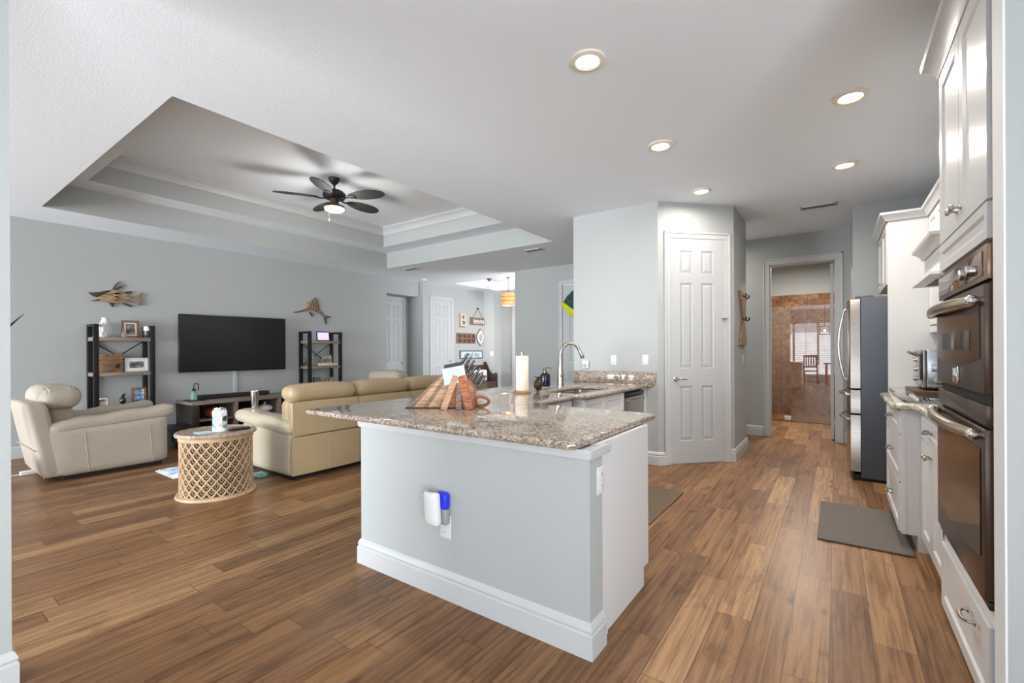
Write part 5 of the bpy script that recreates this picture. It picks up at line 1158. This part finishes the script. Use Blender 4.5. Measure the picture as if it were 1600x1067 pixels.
# left unit, top shelf
v_ = Vector((-7.93, 1.83, S1)); t = thing('vase', 'white lattice-carved vase on the top of the left shelf unit', 'vase', v_)
mb = MB(); mb.lathe([(0, 0), (.05, 0), (.066, .02), (.078, .07), (.074, .13), (.050, .20), (.036, .235), (.038, .26), (.032, .26), (.030, .235), (0, .2)], v_, 32); part('body', mb, white_cer, t)
mb = MB()
for k in range(10):
    for sg_ in (-1, 1):
        mb.tube([v_ + Vector((math.cos(a) * r_, math.sin(a) * r_, z_)) for q in range(7) for (z_, r_) in [((.02 + .03 * q), (.068, .076, .0795, .078, .073, .064, .053)[q])] for a in [2 * math.pi * k / 10 + sg_ * .1 * q]], .004, 5)
part('lattice_relief', mb, M('vase_relief', '#cfcfcc', .4), t)
v_ = Vector((-7.92, 2.02, S1)); t = thing('perfume_bottle', 'small pale pink glass bottle beside the photo on the left shelf unit top', 'bottle', v_)
mb = MB(); mb.lathe([(0, 0), (.035, 0), (.042, .02), (.036, .05), (.014, .075), (.012, .095), (0, .095)], v_, 20); part('body', mb, M('pink_glass', '#d8bdb6', .1, trans=.4), t)
mb = MB(); mb.ell(v_ + Z * .112, (.014, .014, .018), 12, 8); part('stopper', mb, M('pink_glass', '#d8bdb6'), t)
frame('wood and blue-white photo frame on top of the left shelf unit', 2.12, S1, .20, .245, brownf, bw, bw_=.03, matw=.02)
v_ = Vector((-7.90, 2.275, S1)); t = thing('votive_candle', 'white candle in a dark glass holder on the left shelf unit top', 'candle', v_)
mb = MB(); mb.lathe([(0, 0), (.042, 0), (.046, .01), (.046, .10), (.043, .10), (.043, .012), (0, .012)], v_, 24); part('holder', mb, M('smoky_glass', '#3e4440', .15), t)
mb = MB(); mb.lathe([(0, .012), (.041, .012), (.041, .155), (.036, .162), (0, .162)], v_, 24); part('candle', mb, M('candle_wax', '#f3f0e8', .6), t, 'white candle')
# left unit, middle shelf
t = thing('wooden_crate', 'rustic brown wooden box standing on the middle shelf of the left unit', 'box', (-7.97, 1.85, S2))
mb = MB(); mb.box(-8.06, -7.88, 1.745, 2.0, S2, S2 + .245, .003); part('body', mb, wood_mat('crate_wood', '#6c5138', '#a07d58', (2, 2, 16)), t)
mb = MB(); mb.prism([(1.91, .05), (1.935, .06), (1.955, .045), (1.975, .075), (1.96, .10), (1.985, .115), (1.955, .12), (1.94, .11), (1.925, .085)], (-7.88, 0, S2), Y, Z, X, 0, .0015); part('burnt_mark', mb, M('burnt_mark', '#2d2018', .7), t)
frame('white frame with a black-and-white photo on the middle shelf of the left unit', 2.16, S2, .26, .19, whitef, bw, x=-7.90, bw_=.02, matw=.03)
# left unit, third shelf
frame('small grey frame leaning on the third shelf of the left unit', 1.80, S3, .13, .145, greyf, colp, x=-7.93, bw_=.014, matw=.012)
v_ = Vector((-7.93, 2.01, S3)); t = thing('figurine', 'small dark metal figurine between two frames on the third shelf of the left unit', 'figurine', v_)
mb = MB(); mb.lathe([(0, 0), (.045, 0), (.035, .012), (.012, .02), (.012, .03), (0, .03)], v_, 18); part('foot', mb, brz, t)
mb = MB(); mb.ell(v_ + Z * .085, (.035, .035, .055), 16, 12); mb.tube([v_ + Z * .13, v_ + Z * .165 + Y * .01, v_ + Z * .175 + Y * .03], [.02, .014, .006], 8); part('body', mb, M('pewter_dark', '#54504b', .25, .9), t)
frame('brown wooden frame with a round blue design, third shelf of the left unit', 2.20, S3, .17, .25, brownf, photo_mat('blue_plate', ['#2f5f98', '#7aa5cf', '#f0f3f6'], 20), x=-7.95, bw_=.03)
# right unit
frame('black-framed digital photo display on top of the right shelf unit', 5.0, S1, .27, .18, blackf, M('digital_photo', '#9c88c4', .3, emit=((.62, .52, .85), .7)), x=-7.92, bw_=.018)
frame('silver-framed picture behind the post on the middle shelf of the right unit', 4.80, S2, .13, .19, silverf, colp, x=-8.02, bw_=.012)
frame('teal glass frame with a photo on the middle shelf of the right unit', 5.13, S2, .20, .20, tealf, colp, x=-8.0, bw_=.016)
t = thing('driftwood_sign', 'white lettered strip with driftwood twigs on the middle shelf of the right unit', 'sign', (-7.90, 5.08, S2))
mb = MB(); mb.box(-7.92, -7.87, 4.88, 5.27, S2, S2 + .045, .003); part('strip', mb, M('sign_white', '#dedad0', .6, var=(25, .2)), t)
mb = MB()
for k in range(9): y_ = 4.93 + .028 * k; mb.tube([(-7.90, y_, S2 + .045), (-7.895, y_ + .02 * math.sin(k * 2.3), S2 + .08 + .03 * (k % 3)), (-7.90, y_ + .03 * math.cos(k * 1.7), S2 + .10 + .035 * ((k + 1) % 3))], [.006, .005, .002], 6)
part('twigs', mb, M('driftwood', '#a08c70', .7), t)
t = thing('starfish_stand', 'small tan triangular ornament at the left of the middle shelf of the right unit', 'ornament', (-7.96, 4.74, S2))
mb = MB(); mb.prism([(4.705, 0), (4.80, 0), (4.80, .10), (4.775, .085)], (-7.98, 0, S2), Y, Z, X, 0, .05, .004); part('wedge', mb, M('driftwood', '#a08c70'), t)
frame('black picture frame on the third shelf of the right unit', 4.88, S3, .14, .255, blackf, bw, x=-7.93, bw_=.014)
frame('grey frame with a red and white photo on the third shelf of the right unit', 5.12, S3, .22, .25, greyf, redp, x=-7.93, bw_=.03)

# ---- fish made of driftwood on the wall
dw1 = wood_mat('driftwood_light', '#7b6749', '#b09a76', (3, 3, 16), .6); dw2 = wood_mat('driftwood_mid', '#5d4c3a', '#8d7660', (3, 3, 16), .6); dwd = wood_mat('driftwood_dark', '#2f2723', '#574840', (3, 3, 16), .6)
def fish_part(name, pts, mt, t, t0=.012, t1=.03, label=None, bev=.004):
    mb = MB(); mb.prism(pts, (XW + .003, 0, 0), Y, Z, X, t0, t1, bev); return part(name, mb, mt, t, label)
def fmap(px0, py0, sx, Yo, Zo, sy): return lambda q: [(Yo + (x - px0) * sx, Zo - (y - py0) * sy) for x, y in q]
# coordinates read in a local grid (0..830 across, 0..400 down)
t = thing('wooden_hogfish', 'driftwood hogfish wall sculpture above the left shelf unit', 'wall art', (XW, 2.0, 2.08))
g = fmap(135, 270, .575 / 830, 1.70, 2.09, .00092)
fish_part('body', g([(240, 350), (330, 310), (400, 260), (470, 220), (530, 210), (620, 230), (700, 250), (770, 270), (820, 310), (825, 355), (760, 370), (640, 390), (560, 410), (460, 405), (380, 390), (300, 385)]), dw1, t, .0, .03)
st = [([(380, 270), (640, 240), (660, 255), (390, 300)], dw2), ([(420, 320), (700, 280), (720, 295), (430, 345)], dw1), ([(440, 360), (760, 330), (770, 345), (450, 385)], dw2), ([(520, 230), (600, 240), (560, 390), (520, 380)], dw1)]
for q, m_ in st: fish_part('wood_strip', g(q), m_, t, .028, .038, bev=.002)
fish_part('snout', g([(140, 270), (200, 275), (300, 255), (470, 215), (460, 235), (360, 290), (260, 335), (210, 325), (155, 295)]), dwd, t, .0, .034, 'dark upper snout')
fish_part('lower_jaw', g([(160, 395), (200, 388), (270, 365), (320, 345), (300, 380), (220, 396)]), dw2, t, .0, .03)
fish_part('tail', g([(815, 300), (960, 215), (935, 260), (930, 340), (968, 412), (900, 402), (825, 372)]), dw2, t, .0, .03)
fish_part('dorsal_fin', g([(650, 245), (720, 215), (805, 208), (800, 232), (700, 255)]), dwd, t, .0, .026); fish_part('belly_fin', g([(440, 405), (525, 415), (515, 455), (490, 465)]), dwd, t, .0, .026); fish_part('rear_fin', g([(650, 395), (740, 405), (820, 440), (800, 450), (690, 430)]), dwd, t, .0, .026)
for q in ([(495, 215), (505, 185), (560, 105), (615, 65), (560, 130), (525, 200)], [(545, 205), (590, 165), (685, 148), (610, 180), (560, 210)], [(545, 195), (600, 150), (690, 108), (615, 160)]): fish_part('spine', g(q), dwd, t, .0, .02, bev=.002)
t = thing('wooden_sailfish', 'driftwood sailfish wall sculpture above the right shelf unit', 'wall art', (XW, 4.95, 2.05))
g = fmap(30, 250, .76 / 405, 4.54, 2.0, .00184)
fish_part('body', g([(110, 225), (165, 190), (230, 182), (300, 205), (340, 245), (360, 275), (345, 275), (310, 245), (240, 215), (180, 220), (140, 225)]), dw2, t, .0, .03)
fish_part('bill', g([(28, 250), (30, 242), (110, 222), (170, 190), (150, 222), (110, 234)]), dwd, t, .0, .026)
fish_part('sail', g([(148, 130), (170, 128), (185, 140), (210, 100), (232, 85), (265, 76), (280, 120), (300, 170), (302, 200), (230, 182), (168, 186)]), dw1, t, .0, .016)
for q in ([(190, 140), (197, 138), (205, 180), (198, 182)], [(215, 105), (223, 100), (232, 178), (225, 180)], [(242, 85), (250, 84), (262, 182), (254, 182)], [(268, 100), (275, 105), (288, 190), (280, 190)]): fish_part('sail_spine', g(q), dwd, t, .014, .022, bev=.001)
fish_part('tail', g([(345, 275), (360, 262), (432, 266), (425, 272), (372, 280), (365, 310), (378, 348), (366, 340), (350, 300)]), dwd, t, .0, .026)
fish_part('fin', g([(180, 232), (200, 240), (222, 282), (205, 268)]), dwd, t, .0, .022); fish_part('fin', g([(195, 232), (245, 262), (220, 258)]), dw2, t, .0, .022)

# leaf of a floor plant hidden behind the near left wall
t = thing('potted_plant', 'dark blade-leaved plant whose leaf tip shows past the near left wall', 'plant', (-6.3, .42, 0))
mb = MB(); mb.lathe([(0, 0), (.12, 0), (.16, .28), (.165, .30), (.15, .30), (.145, .27), (0, .27)], (-6.3, .42, 0), 28); part('pot', mb, M('pot_grey', '#6f6f70', .5), t)
leafm = M('dark_leaf', '#26302a', .45)
for k, (dx_, dy_, hgt) in enumerate(((-.14, .46, 1.66), (-.3, .1, 1.5), (.2, -.2, 1.45), (-.1, -.35, 1.55), (.25, .1, 1.3))):
    mb = MB(); b0 = Vector((-6.3, .42, .27)); pts = [b0, b0 + Vector((dx_ * .15, dy_ * .15, (hgt - .27) * .45)), b0 + Vector((dx_ * .5, dy_ * .5, (hgt - .27) * .8)), b0 + Vector((dx_, dy_, hgt - .27))]
    mb.tube(pts, [.008, .016, .022, .002], 6); part('leaf', mb, leafm, t)

# ================================================================ DINING CORNER (far left)
DXW = -8.02
def wallthing(name, label, cat, y, z): return thing(name, label, cat, (DXW, y, z))
beige = M('letter_beige', '#cdbfa8', .6)
t = wallthing('letter_sign', 'beige wooden letter B on the far wall, upper left of the decor group', 'letter', 9.05, 1.88)
text_part('letter', 'B', .47, beige, t, (DXW + .03, 9.04, 2.08), Y, Z, X, .025)
mb = MB(); mb.box(DXW, DXW + .006, 8.93, 9.15, 1.90, 2.25, .002); part('backing', mb, M('letter_side', '#8d8373', .7), t)
t = wallthing('hanging_sign', 'wooden sign with white brushwork hanging from a rope on the far wall', 'sign', 9.68, 1.98)
mb = MB(); mb.box(DXW, DXW + .03, 9.36, 10.0 - .06, 1.99, 2.19, .004); part('board', mb, wood_mat('sign_wood', '#5d4937', '#8e7152', (2, 8, 2)), t)
mb = MB()
for k in range(6): y_ = 9.48 + .075 * k; mb.tube([(DXW + .031, y_, 2.14 - .02 * (k % 2)), (DXW + .031, y_ + .03, 2.03), (DXW + .031, y_ + .055, 2.13)], [.016, .02, .014], 6)
part('white_brushwork', mb, white_cer, t)
mb = MB(); mb.tube([(DXW + .02, 9.47, 2.19), (DXW + .02, 9.68, 2.43), (DXW + .02, 9.88, 2.19)], .008, 6); part('rope', mb, M('rope', '#9c8c70', .9), t)
mb = MB(); mb.ell((DXW + .015, 9.68, 2.44), (.015, .05, .02), 12, 8); part('wall_hook', mb, M('iron', '#3a2a20'), t)
t = wallthing('carved_panel', 'brown carved wooden panel in the middle of the decor group on the far wall', 'wall decor', 9.2, 1.48)
mb = MB(); mb.box(DXW, DXW + .025, 8.82, 9.56, 1.485, 1.755, .004); part('board', mb, wood_mat('carved_brown', '#5b4033', '#86614e', (2, 6, 2)), t)
mb = MB()
for i in range(4):
    for j in range(2): mb.ell((DXW + .026, 8.93 + .18 * i, 1.56 + .12 * j), (.012, .06, .04), 12, 8)
part('carving', mb, M('carving_dark', '#4a3129', .6), t)
t = wallthing('oval_sign', 'white pointed-oval fish-shaped plaque at the right of the decor group', 'wall decor', 9.78, 1.43)
lens = lambda w_, h_: [(9.78 + w_ * math.sin(math.pi * k / 12), 1.655 - h_ + 2 * h_ * k / 12) for k in range(13)] + [(9.78 - w_ * math.sin(math.pi * k / 12), 1.655 + h_ - 2 * h_ * k / 12) for k in range(1, 12)]
mb = MB(); mb.prism(lens(.17, .24), (DXW, 0, 0), Y, Z, X, 0, .02, .003); part('back_plate', mb, M('plaque_grey', '#6a6864', .6), t)
mb = MB(); mb.prism(lens(.145, .205), (DXW, 0, 0), Y, Z, X, .02, .03, .003); part('white_face', mb, white_cer, t)
mb = MB(); mb.prism(lens(.075, .12), (DXW, 0, 0), Y, Z, X, .03, .036, .002); part('centre', mb, M('plaque_lilac', '#a8a3a8', .6), t)
t = wallthing('framed_sign', 'blue-grey framed sign with dark script at the bottom of the decor group', 'sign', 9.4, 1.07)
mb = MB(); mb.box(DXW, DXW + .02, 8.93, 9.88, 1.07, 1.30, .003); part('frame', mb, M('sign_blue_frame', '#566577', .5), t)
mb = MB(); mb.smooth = False; mb.box(DXW + .02, DXW + .023, 8.98, 9.83, 1.105, 1.265); part('face', mb, M('sign_pale', '#c3d0da', .5), t)
text_part('script', 'good day', .17, M('script_dark', '#4b5a68', .6), t, (DXW + .0245, 9.42, 1.185), Y, Z, X, .001)
# switch on the angled corner
cn = Vector((1, -1, 0)).normalized(); cu_ = Vector((1, 1, 0)).normalized()
plate((-7.875, 10.125, 1.21), cu_, cn, 'small white switch on the angled wall corner above the bench', 'switch', .09, .12)
# bench with scrolled ends
t = thing('bench', 'dark wooden settle bench with scrolled end panels under the decor group', 'bench', (-7.72, 9.5, 0))
bx0, bx1, by0, by1 = -7.98, -7.52, 8.75, 9.93
prof = [(bx1, 0), (bx1, .62), (bx1 - .02, .69), (bx1 - .06, .69), (bx1 - .10, .655), (bx1 - .18, .66), (bx1 - .27, .74), (bx1 - .34, .88), (bx1 - .385, .97), (bx1 - .42, .99), (bx0, .98), (bx0, 0)]
for y_ in (by0, by1 - .04):
    mb = MB(); mb.prism([(a, b_) for a, b_ in prof], (0, y_, 0), X, Z, Y, 0, .04, .004); part('end_panel', mb, dark_wood, t)
mb = MB(); mb.box(bx0, bx1 - .01, by0 + .04, by1 - .04, .42, .46, .004); part('seat', mb, dark_wood, t)
mb = MB(); mb.box(bx0, bx0 + .025, by0 + .04, by1 - .04, .46, .90, .004); part('back', mb, dark_wood, t)
mb = MB(); mb.smooth = False; mb.box(bx1 - .06, bx1 - .03, by0 + .04, by1 - .04, .10, .42); part('front_panel', mb, dark_wood, t)
mb = MB(); mb.rbox((-7.855, 9.50, .62), (.16, .62, .31), .05, 10); solo('cushion', mb, M('cushion_white', '#d9d7d3', .8), 'white cushion leaning on the back of the dark bench', 'cushion')
# pendant
pc_ = Vector((-6.92, 9.60, 0))
t = thing('pendant_lamp', 'drum pendant lamp with amber capiz shade on a thin rod in the dining area', 'pendant lamp', (pc_.x, pc_.y, 2.46))
mb = MB(); mb.lathe([(.178, 0), (.183, 0), (.183, .33), (.178, .33)], pc_ + Z * 2.46, 40); part('shade', mb, M('amber_shell', '#b98a5c', .4, emit=('#c98a4a', .55), var=(30, .35)), t, 'amber shell shade')
mb = MB()
for z_ in (2.462, 2.57, 2.68, 2.788): mb.lathe([(.180, -.006), (.187, -.006), (.187, .006), (.180, .006)], pc_ + Z * z_, 40)
part('hoops', mb, M('hoop_brown', '#6a4528', .5), t)
mb = MB(); mb.tube([pc_ + Z * 2.72, pc_ + Z * DZ], .008, 8); mb.tube([pc_ + Z * 2.72 - X * .18, pc_ + Z * 2.72 + X * .18], .005, 6); part('rod', mb, M('rod_grey', '#6e6d6b', .4, .7), t)
mb = MB(); mb.lathe([(0, 0), (.06, 0), (.055, -.02), (0, -.03)], pc_ + Z * DZ, 20); part('canopy', mb, M('rod_grey', '#6e6d6b'), t)
for k in range(3):
    a = k * 2.1; mb = MB(); mb.ell(pc_ + Vector((.08 * math.cos(a), .08 * math.sin(a), 2.63)), (.03, .03, .05), 14, 10); part('bulb', mb, M('bulb_glow', '#ffffff', .5, emit=('#ffd9a0', 14)), t, 'glowing bulb')
l = bpy.data.lights.new('pendant_bulb', 'POINT'); l.energy = 10; l.color = (1, .82, .6); l.shadow_soft_size = .06
lo = bpy.data.objects.new('pendant_bulb', l); COL.objects.link(lo); lo.location = (0, 0, .06); lo.parent = t
# fish mount on the middle door
t = thing('fish_mount', 'green and yellow mounted fish, half hidden by the pantry wall, on the white door', 'fish mount', (-4.0, 7.70, 2.25))
fu = Vector((.62, 0, -.42)).normalized(); fv = Vector((.42, 0, .62)).normalized()
fo = Vector((-4.26, 7.80, 2.16))
mb = MB(); mb.prism([(-.02, .02), (0, .16), (.03, .30), (.12, .38), (.40, .36), (.80, .22), (.80, .05), (.4, .02), (.15, .0)], fo + Vector((0, 0, .03)), fu, fv, -Y, 0, .10, .03); part('body', mb, M('fish_green', '#2e4a44', .3), t)
mb = MB(); mb.prism([(-.10, .0), (-.03, .04), (.10, .05), (.30, .07), (.8, .08), (.8, -.06), (.3, -.10), (.05, -.07)], fo + Vector((0, 0, .0)), fu, fv, -Y, .01, .085, .02); part('belly', mb, M('fish_yellow', '#c6c92a', .3), t)
mb = MB(); mb.ell(fo + fu * .06 + fv * .17 - Y * .105, (.02, .012, .02), 12, 8); part('eye', mb, rubber, t)

# ================================================================ BREAKFAST NOOK BEHIND THE CAMERA (seen in the shower glass)
nw = wood_mat('nook_wood', '#3b2519', '#5e3d2a', (2, 2, 12))
t = thing('dining_table', 'dark wooden breakfast table by the nook windows, reflected in the shower glass', 'table', (.3, -2.2, 0))
mb = MB(); mb.box(-.4, 1.2, -2.7, -1.7, .72, .76, .006); part('tabletop', mb, nw, t)
for x_ in (-.34, 1.08):
    for y_ in (-2.64, -1.82): mb = MB(); mb.box(x_, x_ + .07, y_, y_ + .07, 0, .72, .004); part('leg', mb, nw, t)
t = thing('dining_chair', 'dark slat-back chair at the breakfast table, reflected in the shower glass', 'chair', (-.80, -2.0, 0))
mb = MB(); mb.box(-1.03, -.57, -2.22, -1.78, .43, .47, .006); part('seat', mb, nw, t)
for x_, y_, h_ in ((-1.03, -2.22, .43), (-.61, -2.22, .43), (-1.03, -1.82, 1.05), (-.61, -1.82, 1.05)):
    mb = MB(); mb.box(x_, x_ + .04, y_, y_ + .04, 0, h_, .003); part('leg', mb, nw, t)
mb = MB(); mb.box(-1.03, -.57, -1.815, -1.785, .99, 1.07, .004); part('top_rail', mb, nw, t); mb = MB(); mb.box(-1.0, -.60, -1.812, -1.788, .60, .65, .003); part('lower_rail', mb, nw, t)
for k in range(5): mb = MB(); mb.box(-.96 + .08 * k, -.92 + .08 * k, -1.808, -1.792, .65, .99, .002); part('back_slat', mb, nw, t)
t = thing('lantern_pendant', 'square black cage lantern above the breakfast table, reflected in the shower glass', 'pendant lamp', (-.35, -1.9, 1.85))
mb = MB(); c0 = Vector((-.35, -1.9, 1.85)); q = .15
for sx in (-1, 1):
    for sy in (-1, 1): mb.tube([c0 + Vector((sx * q, sy * q, 0)), c0 + Vector((sx * q, sy * q, .3))], .008, 6)
for z_ in (0, .3):
    for a, b_ in (((-1, -1), (1, -1)), ((1, -1), (1, 1)), ((1, 1), (-1, 1)), ((-1, 1), (-1, -1))): mb.tube([c0 + Vector((a[0] * q, a[1] * q, z_)), c0 + Vector((b_[0] * q, b_[1] * q, z_))], .008, 6)
mb.tube([c0 + Vector((-q, 0, .3)), c0 + Vector((q, 0, .3))], .006, 6); part('cage', mb, black_metal, t)
mb = MB(); mb.tube([c0 + Z * .3, c0 + Z * (C - 1.85)], .008, 6); part('rod', mb, black_metal, t)
mb = MB(); mb.ell(c0 + Z * .14, (.035, .035, .05), 14, 10); part('bulb', mb, M('bulb_glow', '#ffffff'), t)
